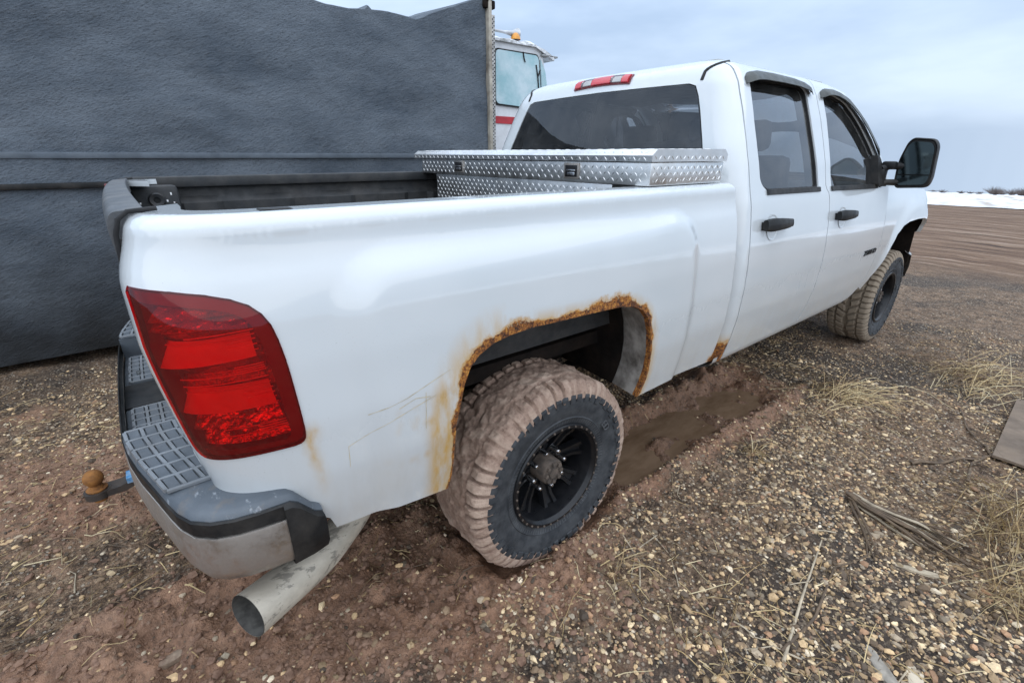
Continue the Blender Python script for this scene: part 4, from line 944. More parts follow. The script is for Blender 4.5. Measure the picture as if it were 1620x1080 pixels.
# ---------------------------------------------------------------- wheels: carcass, mud-caked tread, rim, hub, lug nuts
def ringmesh(prof, n, wob=None):
    prof = np.array(prof); th = np.linspace(0, 2*math.pi, n, endpoint=False)
    R = prof[:, 0][:, None]*np.ones(n); Y = prof[:, 1][:, None]*np.ones(n)
    if wob is not None: R = R+wob(th[None, :]+0*R, Y)
    X = np.stack([R*np.cos(th), Y, R*np.sin(th)], -1); X = np.concatenate([X, X[:, :1]], 1); return X
RT, HW = .403, .152
def make_wheel(mud, treadmat):
    # sidewalls and bead (black rubber)
    prof = [(.206, -.118), (.216, -.134), (.229, -.139), (.246, -.143), (.250, -.146), (.254, -.143), (.28, -.150), (.310, -.154), (.330, -.152), (.355, -.140), (.375, -.125)]
    b = MB(); b.grid(ringmesh(prof, 96)); b.grid(ringmesh([(r, -y) for r, y in prof], 96)[::-1])
    w = b.build('wheel', SIDEW, T, 40)
    # jagged shoulder biters standing on the outer sidewall
    sb = MB(); N = 58
    for sgn in (-1, 1):
        for k in range(N):
            a0 = 2*math.pi*k/N; da = 2*math.pi/N*(random.uniform(.6, .8)); r0 = (.312 if k % 2 else .321)+random.uniform(-.005, .005); a0 += random.uniform(-.012, .012)
            vs = []
            for (r, y) in ((r0, .148), (.336, .140), (.350, .146), (.349, .1555), (.340, .1590), (r0+.004, .1580)):
                for a in (a0, a0+da): vs.append((r*math.cos(a), sgn*y, r*math.sin(a)))
            fs = [(0, 1, 11, 10), (10, 11, 9, 8), (8, 9, 7, 6), (6, 7, 5, 4), (0, 10, 8, 6, 4, 2), (1, 3, 5, 7, 9, 11)]
            sb.add(vs, fs)
    tag(sb.build('shoulder_biters', SIDEW, w, None, fix=True), kind='stuff')
    # fine radial serrations round the rim guard
    se = MB()
    for k in range(110):
        a = 2*math.pi*k/110; t = .010
        se.add([((.231+.016*j)*math.cos(a+q*.004*1), -.1405-.004*j-(.0012), (.231+.016*j)*math.sin(a+q*.004)) for j in (0, 1) for q in (0, 1)], [(0, 1, 3, 2)])
    se.build('rim_serrations', m_simple('worn_rubber', (.16, .165, .17), .7) if not hasattr(make_wheel, 's') else make_wheel.s, w, None)
    make_wheel.s = w.children[-1].data.materials[0]
    # tread: mud carcass with blocks pressed through
    n = 520; us = np.linspace(-1, 1, 76); uv_ = np.clip((np.abs(us)-.70)/.30, 0, 1)*math.pi/2; ys = np.sign(us)*(.122*np.minimum(np.abs(us), .70)/.70+.0340*np.sin(uv_)); drop = .060*(1-np.cos(uv_))**1.
    th = np.linspace(0, 2*math.pi, n, endpoint=False); TH, Y = np.meshgrid(th, ys); DROP = drop[:, None]*np.ones_like(TH)
    lug = np.zeros_like(TH); S = TH*RT
    pitch = 2*math.pi*RT/26*1.0
    for sgn in (-1, 1):
        # shoulder blocks in pairs
        u = (S/pitch*2+ (.25 if sgn > 0 else 0)) % 1; e = np.minimum(u, 1-u)
        sh = sstep(.11, .155, e)*sstep(.082, .090, sgn*Y)
        lug = np.maximum(lug, sh)
        # slanted inner blocks
        u = ((S+sgn*Y*.55)/pitch*1.5+(.4 if sgn > 0 else .1)) % 1; e = np.minimum(u, 1-u)
        inn = sstep(.11, .16, e)*sstep(.012, .018, sgn*Y-.006*np.sin(S*40))*sstep(.076, .068, sgn*Y)
        lug = np.maximum(lug, inn)
    n1 = fbm(S*16+Y*3, Y*16+3, 4, .55); n2 = fbm(S*55, Y*55, 3)
    cl = sstep(-.18, .25, n1) if mud else 1.      # where mud has filled the grooves
    depth = .0145
    crown = -.006*(np.abs(Y)/.138)**3-DROP
    fill = np.maximum(.62*sstep(.25, -.25, fbm(S*6, Y*9+7, 3))+.12, .98*sstep(.090, .058, np.abs(Y)+.02*fbm(S*20, Y*20, 2))) if mud else .05
    hgt = np.maximum(lug, fill)
    R = RT-depth+crown+depth*hgt+(.014*n1+.0065*n2 if mud else .0015*n2)*(1 if not mud else (1-.35*lug))
    # end blocks wear round
    X = np.stack([R*np.cos(TH), Y, R*np.sin(TH)], -1); X = np.concatenate([X, X[:, :1]], 1)
    tm = MB(); a, c = X.shape[:2]
    V = X.reshape(-1, 3); i, j = np.meshgrid(np.arange(a-1), np.arange(c-1), indexing='ij'); i = i.ravel(); j = j.ravel()
    F = np.stack([i*c+j, (i+1)*c+j, (i+1)*c+j+1, i*c+j+1], 1)
    t = mk('tread', V, F, treadmat, w, 50); lgm = np.clip(np.maximum(lug*(.72+1.1*n1), np.clip(fill, 0, 1)*.42), 0, 1) if mud else lug; lg = np.concatenate([lgm, lgm[:, :1]], 1).ravel(); vattr(t, 'lug', lg*(1 if True else 0))
    # rim
    rp_ = [(.211, -.118), (.222, -.140), (.218, -.1465), (.207, -.1475), (.204, -.140), (.198, -.136), (.195, -.128), (.188, -.06), (.184, -.02), (.186, .06), (.20, .12)]
    rb = MB(); rb.grid(ringmesh(rp_, 96)); rim = rb.build('rim', GLOSSBLK, w, 40)
    bo = MB()
    for k in range(36):
        a = 2*math.pi*k/36; c_ = (.2130*math.cos(a), -.1475, .2130*math.sin(a)); bo.lathe([(.0005, -.0035), (.0042, -.003), (.0045, .002)], 8, 'y', c_)
    tag(bo.build('ring_bolts', HUBM, w, 40, fix=True), kind='stuff')
    sp = MB()
    for k in range(8):
        a = 2*math.pi*k/8+.12
        for s_ in (1,):
            P = []
            for r, y, hw_, off in ((.060, -.040, .024, 0), (.10, -.052, .024, 0), (.15, -.064, .029, 0), (.190, -.080, .040, 0)):
                row = []
                for q, dy in ((-hw_, .024), (-hw_*.85, -.004), (-hw_*.42, -.004), (-hw_*.30, .010), (hw_*.30, .010), (hw_*.42, -.004), (hw_*.85, -.004), (hw_, .024)):
                    t_ = s_*off+q; row.append((r*math.cos(a)-t_*math.sin(a), y+dy, r*math.sin(a)+t_*math.cos(a)))
                P.append(row)
            sp.grid(np.array(P)[:, ::-1])
    sp.lathe([(.0005, -.040), (.09, -.040), (.098, -.032), (.10, -.0)], 32, 'y'); sp.lathe([(.186, .0), (.0005, .0)], 32, 'y')
    sp.build('spokes', GLOSSBLK, w, 40)
    hb_ = MB(); hb_.lathe([(.0005, -.118), (.022, -.118), (.024, -.112), (.050, -.110), (.054, -.104), (.055, -.060), (.058, -.036)], 28, 'y')
    for k in range(8):
        a = 2*math.pi*k/8; hb_.lathe([(.0005, -.122), (.009, -.121), (.0095, -.108)], 6, 'y', (.038*math.cos(a), 0, .038*math.sin(a)))
    hb_.build('hub', HUBM, w, 40, fix=True)
    for k in range(8):
        a = 2*math.pi*k/8+.2; c_ = (.083*math.cos(a), 0, .083*math.sin(a))
        ln = MB(); ln.lathe([(.0005, -.096), (.0060, -.095), (.0095, -.090), (.0112, -.080), (.0112, -.046), (.014, -.042), (.014, -.036)], 6 if False else 12, 'y', c_); ln.build('lug_nut', LUGM, w, 40, fix=True)
    # raised sidewall letters that can be made out
    def arc(x, z, d):
        r = .268+z; a = .62-x/.285; return np.stack([r*np.cos(a), -.150-d-.0008*0-.002*(r > .285), r*np.sin(a)], 1)
    text_on('ED', .042, arc, 0., 0., 'sidewall_letters', SIDEW_LT, w, .004, 1.0)
    return w
SIDEW_LT = m_simple('sidewall_letter_rubber', (.085, .088, .092), .7)
def copy_tree(o, parent):
    c = o.copy(); COL.objects.link(c); c.parent = parent
    for ch in o.children: copy_tree(ch, c)
    return c
wr = make_wheel(True, TREAD); wr.location = (0, -.836, .376)
wl = copy_tree(wr, T); wl.location = (0, .836, .376); wl.rotation_euler = (0, 0, math.pi)
wf = make_wheel(False, TREADF); wf.location = (3.886, -.830, .399); wf.rotation_euler = (0, .4, 0)
wg = copy_tree(wf, T); wg.location = (3.886, .830, .399); wg.rotation_euler = (0, .9, math.pi)
wr['label'] = 'black rear wheel with tread caked in pale mud'
# ================================================================ cross-bed tool box
TB = tag(empty('tool_box', (.71, 0, 1.428)), 'diamond plate aluminium tool box lying across the pickup bed rails', 'tool box')
def lm(parent, b, name, mat, sm=30, fix=False):
    o = b.build(name, mat, parent, sm, fix=fix); o.location = -Vector(parent.location); return o
def diamonds(b, o, u, v, nrm_, w, h, sp=.0222, ln=.021, wd_=.0046, ht=.0014):
    """raised lens-shaped tread bars on a flat face: o origin, u and v unit axes, w and h size"""
    o, u, v, nrm_ = (np.array(k, float) for k in (o, u, v, nrm_)); nx, ny = int(w/sp), int(h/sp*1.0)
    ox, oy = (w-nx*sp)/2, (h-ny*sp)/2
    for i in range(nx):
        for j in range(ny):
            c = o+u*(ox+(i+.5)*sp)+v*(oy+(j+.5)*sp); a = rad(45 if (i+j) % 2 else -45)+random.uniform(-.05, .05)
            d = u*math.cos(a)+v*math.sin(a); e = -u*math.sin(a)+v*math.cos(a)
            P = [c-d*ln/2, c+e*wd_/2, c+d*ln/2, c-e*wd_/2, c+nrm_*ht-d*ln*.22, c+nrm_*ht+d*ln*.22]
            b.add(P, [(0, 3, 4), (3, 5, 4), (3, 2, 5), (2, 1, 5), (1, 4, 5), (1, 0, 4)])
x0, x1, yR, yL = .464, .968, -.918, .835
zb, zl = 1.4285, 1.512
b = MB(); b.box((x0, yR, zb), (x1, yL, zl), .003); body = lm(TB, b, 'box_body', ALU)
b = MB(); b.box((x0+.006, -.735, 1.02), (x1-.01, .67, zb-.0005), .003); well = lm(TB, b, 'box_well', ALU)
lidp = [(x0-.010, zl+.002), (x0-.010, zl+.024), (x0+.020, zl+.046), (x1-.015, zl+.050), (x1+.010, zl+.030), (x1+.010, zl+.002)]
b = MB(); b.prism(lidp, yR-.008, .918, lambda u, v, h: (u, h, v)); lid = lm(TB, b, 'lid', ALU, 30, True)
b = MB(); diamonds(b, (x0, yL-.01, zb), (0, -1, 0), (0, 0, 1), (-1, 0, 0), yL-yR-.02, zl-zb)
diamonds(b, (x0, yR, zb), (1, 0, 0), (0, 0, 1), (0, -1, 0), x1-x0, zl-zb); lm(TB, b, 'body_tread_bars', ALU, 30, True)
b = MB(); diamonds(b, (x0+.006, .665, 1.16), (0, -1, 0), (0, 0, 1), (-1, 0, 0), 1.39, .26, sp=.021, ln=.019); lm(TB, b, 'well_tread_bars', ALU, 30, True)
b = MB(); nv = np.array([-.022, 0, .030]); nv /= np.linalg.norm(nv); sv = np.array([.030, 0, .022]); sv /= np.linalg.norm(sv)
diamonds(b, (x0-.010, .91, zl+.0245), (0, -1, 0), sv, nv, 1.82, .037, sp=.0225, ln=.019)
diamonds(b, (x0-.010, .91, zl+.001), (0, -1, 0), (0, 0, 1), (-1, 0, 0), 1.82, .0235, sp=.0235, ln=.020)
diamonds(b, (x0-.005, yR-.008, zl+.002), (1, 0, 0), (0, 0, 1), (0, -1, 0), x1-x0, .030, sp=.026, ln=.022)
tv = np.array([x1-x0-.035, 0, .004]); lt = np.linalg.norm(tv); tv /= lt
diamonds(b, (x0+.021, .91, zl+.0463), (0, -1, 0), tv, (-.008, 0, 1), 1.82, lt, sp=.032, ln=.024); lm(TB, b, 'lid_tread_bars', ALU, 30, True)
LATCHD = m_simple('latch_dark', (.03, .03, .032), .3, .6)
for y in (.392, -.512):
    b = MB(); b.box((x0-.006, y-.046, zb+.012), (x0+.001, y+.046, zl-.006), .003); la = lm(TB, b, 'paddle_latch', CHROME)
    b = MB(); b.box((x0-.0075, y-.036, zb+.021), (x0-.004, y+.036, zl-.015), .002); o = b.build('latch_tray', LATCHD, la, 30)
    b = MB(); b.box((x0-.016, y-.030, zb+.043), (x0-.0078, y+.022, zb+.051), .0015); b.box((x0-.013, y-.026, zb+.026), (x0-.0078, y+.018, zb+.040), .002); b.build('latch_paddle', LUGM, la, 30)
# ================================================================ tow ball in the receiver
HB = tag(empty('tow_hitch', (-1.20, 0, .36)), 'rusty tow ball on a dropped drawbar plugged in behind the bumper', 'tow hitch')
b = MB(); P = [(-1.02, .495), (-1.20, .495), (-1.235, .47), (-1.25, .42), (-1.28, .385), (-1.32, .372), (-1.405, .372)]; W2 = .030
up_ = [(-1.02, .520), (-1.215, .520), (-1.262, .487), (-1.276, .435), (-1.295, .408), (-1.33, .397), (-1.405, .397)]
poly = P+up_[::-1]; b.prism(poly, -W2, W2, lambda u, v, h: (u, h-.01, v)); lm(HB, b, 'drawbar', DRAWBAR, 30, True)
b = MB(); b.lathe([(.0005, .398), (.040, .398), (.040, .372), (.0005, .372)][::-1], 24, 'z', (-1.398, -.01, 0)); lm(HB, b, 'ball_plate', DRAWBAR, 40, True)
b = MB(); pr_ = [(.0005, .352), (.020, .352), (.021, .371), (.030, .3985), (.032, .404), (.021, .408), (.018, .418), (.022, .424)]
pr_ += [(.0305*math.cos(t), .447+.0305*math.sin(t)) for t in np.linspace(-.85, 1.2, 10)]+[(.0095, .4758), (.0005, .4758)]
b.lathe(pr_, 28, 'z', (-1.398, -.01, 0)); lm(HB, b, 'ball', BALLRUST, 50, True)
b = MB(); b.box((-1.262, -.0412, .425), (-1.19, -.0402, .500)); b.box((-1.31, -.041, .3985), (-1.27, .015, .4215), .001); lm(HB, b, 'blue_sleeve', BLUEWRAP, None)
# ================================================================ truck with a dark tarpaulined body parked alongside
BT = tag(empty('box_truck', (-1., 4., 0)), 'long dark grey tarpaulined truck with frosted white cab parked beside the pickup', 'truck')
def bt(b, name, mat, sm=30, fix=False, parent=None):
    o = b.build(name, mat, parent or BT, sm, fix=fix)
    if parent is None: o.location = -Vector(BT.location)
    return o
def m_tarp():
    m = Mat('weathered_tarpaulin')
    def dg(sc):
        p = m.n('ShaderNodeMapping'); m.put(p.inputs[0], m.geo.outputs['Position']); p.inputs['Rotation'].default_value = (0, rad(22), 0); q = m.n('ShaderNodeMapping'); m.put(q.inputs[0], p.outputs[0]); q.inputs['Scale'].default_value = sc; return q.outputs[0]
    n = m.noise(1.1, 5, .6, m.pos((1, 1, 2.2), (2, 0, 0))); s = m.noise(14, 6, .65, dg((.8, 1, 2.2))); f = m.noise(55, 5, .6, dg((.8, 1, 1.9)))
    c = m.mix(m.mr(n, .36, .64), (.080, .098, .120), (.155, .180, .208)); c = m.mix(m.op('MULTIPLY', m.mr(s, .48, .70), .55), c, (.140, .158, .178)); c = m.mix(m.op('MULTIPLY', m.mr(f, .52, .7), .5), c, (.042, .048, .056))
    z = m.sepz(); c = m.mix(m.op('MULTIPLY', m.mr(m.op('ADD', z[2], m.op('MULTIPLY', m.noise(2.4, 4), .9)), 1.6, .55), .93), c, (.014, .0125, .011))   # near-black shade towards the foot, painted into the colour
    m.set(color=c, rough=.8, spec=.2, normal=m.bump(m.op('ADD', s, m.op('MULTIPLY', f, .7)), .9, .016)); return m.m
TARP = m_tarp()
xs = np.linspace(-8, 2.37, 300); zt = np.interp(xs, [-8, -5, -3, -1.2, .0, .48, .62, .9, 1.25, 1.54, 1.9, 2.2, 2.37], [2.9, 2.82, 2.9, 2.80, 2.80, 2.765, 2.745, 2.74, 2.775, 2.755, 2.90, 3.02, 3.06])+.012*fbm(xs*7, xs*0, 3)
zt = zt+.03*((xs > 1.02) & (xs < 1.08))
P = []
for x, t in zip(xs, zt):
    row = []
    for k in np.linspace(0, 1, 56):
        z = .07+(t-.07)*k; y = 2.77+.05*fbm(np.array([x*1.1+z*.6]), np.array([z*1.6]), 3)[0]*math.sin(math.pi*k)**.5-.012*fbm(np.array([x*5+z*3.]), np.array([z*7.]), 3)[0]
        row.append((x, y, z))
    row += [(x, 2.80, t+.012), (x, 3.1, t+.03), (x, 3.95, t+.10-.05*0), (x, 4.9, t+.03), (x, 5.12, t-.02), (x, 5.15, .07)]; P.append(row)
bt(MB().grid(np.array(P)[::-1]), 'tarpaulin', TARP, 60)
bt(MB().box((2.28, 2.80, .44), (2.36, 5.12, 2.98)), 'front_wall', TARP, None)
RAIL = m_simple('dull_rail', (.085, .105, .128), .7, 0., dirt=(.14, .165, .19), dirt_amt=.6, sc=6, bump=.4)
bt(MB().box((-8, 2.745, 1.50), (2.36, 2.766, 1.545), .008), 'rub_rail', RAIL)
bt(MB().box((-8, 2.725, 1.30), (2.36, 2.775, 1.34), .006), 'strap_rail', BLACKPL)
bt(MB().box((-8, 2.86, .40), (2.36, 5.08, .56), .01), 'side_rail', UNDER)
bt(MB().box((-8, 2.84, .10), (2.1, 2.90, .42), .01), 'side_skirt', UNDER)
bt(MB().box((-8, 3.0, .30), (4.4, 4.9, .42)), 'chassis', UNDER)
for x in (-6.2, -4.9, 3.75):
    for y in (2.95, 4.98):
        bt(MB().lathe([(.0005, -.14), (.26, -.14), (.30, -.10), (.36, -.13), (.47, -.12), (.50, -.06), (.50, .06), (.47, .12), (.30, .13), (.0005, .13)], 28, 'y', (x, y, .49)), 'wheel', RUBBER, 40)
POST = m_simple('weathered_post', (.40, .365, .30), .65, dirt=(.10, .075, .055), dirt_amt=.7, sc=9)
po = bt(MB().box((2.372, 2.72, .44), (2.412, 2.80, 3.08), .004), 'corner_post', POST)
pf = bt(MB().box((2.418, 2.735, .44), (2.462, 2.80, 2.92), .003), 'perforated_rail', m_simple('perforated_alu', (.46, .45, .43), .5, .4, dirt=(.15, .13, .11), dirt_amt=.6))
hb_ = MB()
for k in range(62):
    z = .50+k*.039
    for dx in (-.009, .009): hb_.lathe([(.0005, -.0005), (.0085, -.0005)], 8, 'y', (2.440+dx, 2.7340, z+(.019 if dx > 0 else 0)))
hb_.build('holes', RUBBER, pf, None)
bt(MB().box((2.33, 2.73, 2.97), (2.47, 2.84, 3.05), .015).box((2.35, 2.72, 3.03), (2.42, 2.79, 3.16), .01), 'post_cap', UNDER)
WH = m_simple('cab_white', (.70, .715, .73), .35, var=.06, dirt=(.42, .42, .42), dirt_amt=.35, coat=.4)
FROST = Mat('frosted_glass'); fn = FROST.noise(3.1, 6, .6); FROST.set(color=FROST.mix(FROST.mr(fn, .38, .64), (.30, .50, .54), (.55, .67, .71)), rough=.32, normal=FROST.bump(FROST.noise(26, 5), .3, .01)); FROST = FROST.m
SNOWM = Mat('roof_snow'); nn = SNOWM.noise(9, 6, .65); SNOWM.set(color=SNOWM.mix(SNOWM.mr(nn, .42, .62), (.80, .82, .85), (.33, .34, .33)), rough=.8, normal=SNOWM.bump(nn, .6, .03)); SNOWM = SNOWM.m
prof = fillet([(2.52, .55), (2.52, 2.72), (2.60, 2.745), (3.22, 2.735), (3.33, 2.69), (3.50, 2.02), (4.62, 1.80), (4.74, 1.60), (4.74, .60)], [0, .05, .05, .05, .05, .03, .12, .1, .05])
b = MB(); b.prism(prof, 2.94, 5.02, lambda u, v, h: (u, h, v)); cabm = bt(b, 'cab', WH, 30, True)
def plate(poly, y0, y1, name, mat, parent=None, r=.04): return bt(MB().prism(fillet(poly, r), y0, y1, lambda u, v, h: (u, h, v)), name, mat, 30, True)
plate([(2.585, 2.085), (3.335, 2.055), (3.255, 2.665), (2.585, 2.665)], 2.915, 2.945, 'window_rubber', RUBBER, r=.06)
plate([(2.60, 2.10), (3.318, 2.07), (3.243, 2.65), (2.60, 2.65)], 2.909, 2.94, 'side_window', FROST, r=.055)
plate([(3.345, 2.10), (3.475, 2.07), (3.375, 2.50), (3.29, 2.63)], 2.925, 2.945, 'quarter_window', FROST, r=.02)
b = MB(); b.grid(np.array([[(3.345+.17*t+.012, y, 2.68-.64*t) for t in (0, .5, .97)] for y in (3.05, 4.9)])); bt(b, 'windscreen', FROST, None)
bt(MB().box((2.56, 2.930, 1.885), (4.3, 2.939, 1.965)), 'red_stripe', m_simple('red_stripe_paint', (.45, .025, .035), .4), None)
P = []
for x in np.linspace(2.53, 3.50, 26):
    row = []
    for y in np.linspace(2.90, 5.06, 20):
        e = min(1, (y-2.90)/.15, (5.06-y)/.15); zz_ = (2.76 if x < 3.2 else 2.76-.35*(x-3.2)); row.append((x, y, zz_+.05*e**.6+.03*fbm(np.array([x*6]), np.array([y*6]), 3)[0]))
    P.append(row)
P = np.array(P); B_ = P.copy(); B_[:, :, 2] = np.where(B_[:, :, 0] < 3.2, 2.735, 2.735-.38*(B_[:, :, 0]-3.2))
b = MB(); b.grid(P); b.grid(B_[:, ::-1]); 
for sl in (np.s_[:, 0], np.s_[:, -1], np.s_[0], np.s_[-1]): b.grid(np.stack([P[sl], B_[sl]], 1))
bt(b, 'roof_snow', SNOWM, 50, True)
bt(MB().box((3.30, 2.90, 2.655), (3.56, 5.06, 2.675), .006, Matrix.Rotation(0, 4, 'Y')), 'sun_visor', m_simple('visor_grey', (.30, .31, .31), .6))
b = MB(); b.lathe([(.012, 0), (.016, .22), (.03, .34), (.065, .42), (.066, .425), (.05, .41)], 18, 'x', (2.60, 3.05, 2.865)); bt(b, 'air_horn', m_simple('horn_grey', (.45, .46, .47), .4, .5), 50, True)
b = MB(); b.lathe([(.0005, .075), (.03, .065), (.055, .03), (.06, 0)], 18, 'z', (2.975, 3.02, 2.80)); bt(b, 'amber_marker', m_simple('amber', (.70, .30, .04), .3), 60, True)
# ice and bare twigs caught on the windscreen edge
for pts in ([(3.00, 2.905, 2.665), (3.01, 2.900, 2.60), (3.03, 2.902, 2.56)], [(3.205, 2.903, 2.55), (3.235, 2.900, 2.42), (3.25, 2.902, 2.32), (3.29, 2.902, 2.10)], [(3.235, 2.903, 2.42), (3.27, 2.901, 2.50)]): bt(MB().tube(pts, .008, 6), 'window_crack', RUBBER, 60)

# ================================================================ bare shrubs along the far edge of the snow
BARK = m_simple('bare_bark', (.12, .095, .085), .9)
def shrub(x, y, h, w, seed):
    rs = random.Random(seed); z = float(terrain(np.array(x), np.array(y)))+.1
    o = tag(empty('bare_shrub', (x, y, z)), 'leafless shrub standing in the far snow beyond the field', 'shrub', 'bare shrubs on the skyline')
    MB().tube([(0, 0, -.4), (0, 0, h*.25)], [.09, .06], 6).build('trunk', BARK, o, None)
    b = MB()
    for k in range(70):
        a = rs.uniform(0, 2*math.pi); s = rs.random()**.6; e = (math.cos(a)*w*s*.5, math.sin(a)*w*s*.5, h*(.55+.45*rs.random())*(1-.35*s)); m_ = (e[0]*.45, e[1]*.45, e[2]*.6); b.tube([(0, 0, h*.05*rs.random()), m_, e], [.05, .035, .012], 3, cap=False)
    b.build('branches', BARK, o, None)
k = 0
for i in range(46):
    az = rad(random.uniform(3.5, 13)); d = random.uniform(250, 330); dense = az < rad(7.0) or random.random() < .35
    if not dense: continue
    hh = random.uniform(3.4, 5.2) if az < rad(7.2) else random.uniform(1.0, 2.0)
    shrub(d*math.cos(az), d*math.sin(az), hh, hh*random.uniform(1.6, 2.6), 100+i)
# ================================================================ loose things on the ground
GC = np.array([CAM_POS[0], CAM_POS[1]])
def blocked(x, y):
    w = (np.abs(x) < .36) & (np.abs(y+.83) < .17); f = (np.abs(x-3.886) < .36) & (np.abs(y+.83) < .17); r = rut_mask(x, y) > .45
    return w | f | (r & (np.sin(x*91+y*57) < .8))
def spots(n, rmax, pw, keep):
    """random ground spots, thinning out with distance"""
    out = []
    while sum(len(a) for a in out) < n:
        r = .5+(rmax-.5)*RNG.random(n*3)**pw; a = rad(51)+RNG.uniform(-rad(66), rad(66), n*3); x, y = GC[0]+r*np.cos(a), GC[1]+r*np.sin(a)
        k = ~blocked(x, y) & (y < 2.6) & (RNG.random(n*3) < keep(x, y)); out.append(np.stack([x[k], y[k]], 1))
    return np.vstack(out)[:n]
ph = (1+5**.5)/2; ICO = np.array([(-1, ph, 0), (1, ph, 0), (-1, -ph, 0), (1, -ph, 0), (0, -1, ph), (0, 1, ph), (0, -1, -ph), (0, 1, -ph), (ph, 0, -1), (ph, 0, 1), (-ph, 0, -1), (-ph, 0, 1)])/math.hypot(1, ph)
ICF = np.array([(0, 11, 5), (0, 5, 1), (0, 1, 7), (0, 7, 10), (0, 10, 11), (1, 5, 9), (5, 11, 4), (11, 10, 2), (10, 7, 6), (7, 1, 8), (3, 9, 4), (3, 4, 2), (3, 2, 6), (3, 6, 8), (3, 8, 9), (4, 9, 5), (2, 4, 11), (6, 2, 10), (8, 6, 7), (9, 8, 1)])
PAL = np.array([(.46, .335, .195), (.62, .50, .325), (.33, .275, .205), (.085, .066, .049), (.33, .20, .12), (.66, .58, .45), (.23, .165, .105)]); PW = np.array([.26, .14, .14, .17, .07, .03, .19])
def rotmats(n):
    q = RNG.normal(size=(n, 4)); q /= np.linalg.norm(q, axis=1, keepdims=True); w, x, y, z = q.T
    return np.stack([1-2*(y*y+z*z), 2*(x*y-z*w), 2*(x*z+y*w), 2*(x*y+z*w), 1-2*(x*x+z*z), 2*(y*z-x*w), 2*(x*z-y*w), 2*(y*z+x*w), 1-2*(x*x+y*y)], 1).reshape(n, 3, 3)
def stones(name, S, rad_, mat, label):
    n = len(S); V = ICO[None]*(1+RNG.uniform(-.36, .26, (n, 12, 1))); V = np.einsum('nij,nkj->nki', rotmats(n), V)
    V = V*(np.stack([RNG.uniform(.8, 1.35, n), RNG.uniform(.7, 1.05, n), RNG.uniform(.40, .75, n)], 1))[:, None, :]
    a = RNG.uniform(0, 2*math.pi, n); c, s = np.cos(a), np.sin(a); V = np.stack([V[..., 0]*c[:, None]-V[..., 1]*s[:, None], V[..., 0]*s[:, None]+V[..., 1]*c[:, None], V[..., 2]], -1)*rad_[:, None, None]
    V += np.stack([S[:, 0], S[:, 1], H(S[:, 0], S[:, 1])+rad_*.10], 1)[:, None, :]
    F = (ICF[None]+np.arange(n)[:, None, None]*12).reshape(-1, 3)
    o = mk(name, V.reshape(-1, 3), F, mat, None, None); ci = RNG.choice(len(PAL), n, p=PW); col = PAL[ci]*RNG.uniform(.45, 1.6, (n, 1))*np.array([1.04, .98, .90]); cattr(o, 'tint', np.repeat(col, 12, 0)); tag(o, label, 'gravel', kind='stuff'); return o
def m_stone():
    m = Mat('gravel_stone'); a = m.attr('tint', 0); n = m.noise(120, 4, .6)
    c = m.mix(m.mr(n, .35, .7, 0, .6), a, m.mix(.6, a, (.13, .08, .05))); m.set(color=c, rough=.78, normal=m.bump(n, .4, .004)); return m.m
STONE = m_stone()
def gk(x, y): return np.clip(1.-.86*mudmask(x, y), 0, 1)*np.clip(.72+1.3*fbm(x*1.1+3, y*1.1, 3), .12, 1)*np.where(x < -.6, .7, 1)
S = spots(18000, 4.2, .80, gk); stones('crushed_stone', S, np.minimum(RNG.gamma(3, .0021, len(S))+.0028, .019), STONE, 'crushed tan and grey stones strewn over the mud')
S = spots(56000, 6.0, .9, gk); stones('fine_gravel', S, RNG.gamma(5, .00085, len(S))+.0018, STONE, 'fine pale gravel spread between the larger stones')
S = spots(9500, 3.4, .9, lambda x, y: np.clip(mudmask(x, y), 0, 1)); 
mc = Mat('mud_clod'); nc = mc.noise(40, 4); mc.set(color=mc.mix(mc.mr(nc, .3, .7), (.135, .072, .045), (.29, .175, .115)), rough=.8, normal=mc.bump(nc, .5, .006))
stones('mud_clods', S, np.minimum(RNG.gamma(1.8, .0030, len(S))+.0018, .018), mc.m, 'reddish crumbled mud clods thrown up around the rear wheel')
# straw
def blades(n, P, length, width, lift, bend, dirn=None):
    """curved flat strips; P (n,3) base"""
    a = RNG.uniform(0, 2*math.pi, n) if dirn is None else dirn; L_ = length; V = []; seg = 4
    d = np.stack([np.cos(a), np.sin(a)], 1); pr2 = np.stack([-d[:, 1], d[:, 0]], 1); kk = RNG.normal(0, bend, n)
    for k in range(seg+1):
        t = k/seg; off = d*(L_*t)[:, None]+pr2*(kk*L_*t*t)[:, None]; z = lift*np.sin(t*math.pi*.9)*L_+.002
        w = width*(1-.6*t)
        for s in (-1, 1): V.append(np.stack([P[:, 0]+off[:, 0]+pr2[:, 0]*s*w/2, P[:, 1]+off[:, 1]+pr2[:, 1]*s*w/2, P[:, 2]+z+.0012*s], 1))
    V = np.stack(V, 1); F = np.array([(2*k, 2*k+1, 2*k+3, 2*k+2) for k in range(seg)]); F = (F[None]+np.arange(n)[:, None, None]*(2*seg+2)).reshape(-1, 4); return V, F
def m_straw():
    m = Mat('dry_straw'); a = m.attr('tint', 0); m.set(color=a, rough=.7); return m.m
STRAW = m_straw(); SP = np.array([(.52, .39, .20), (.38, .26, .12), (.22, .145, .075), (.62, .51, .31), (.12, .08, .05)])
def straw_obj(name, V, F, parent=None):
    o = mk(name, V.reshape(-1, 3), F, STRAW, parent, None); n = len(V); cattr(o, 'tint', np.repeat(SP[RNG.choice(5, n, p=[.3, .25, .2, .12, .13])]*RNG.uniform(.7, 1.2, (n, 1)), V.shape[1], 0)); return o
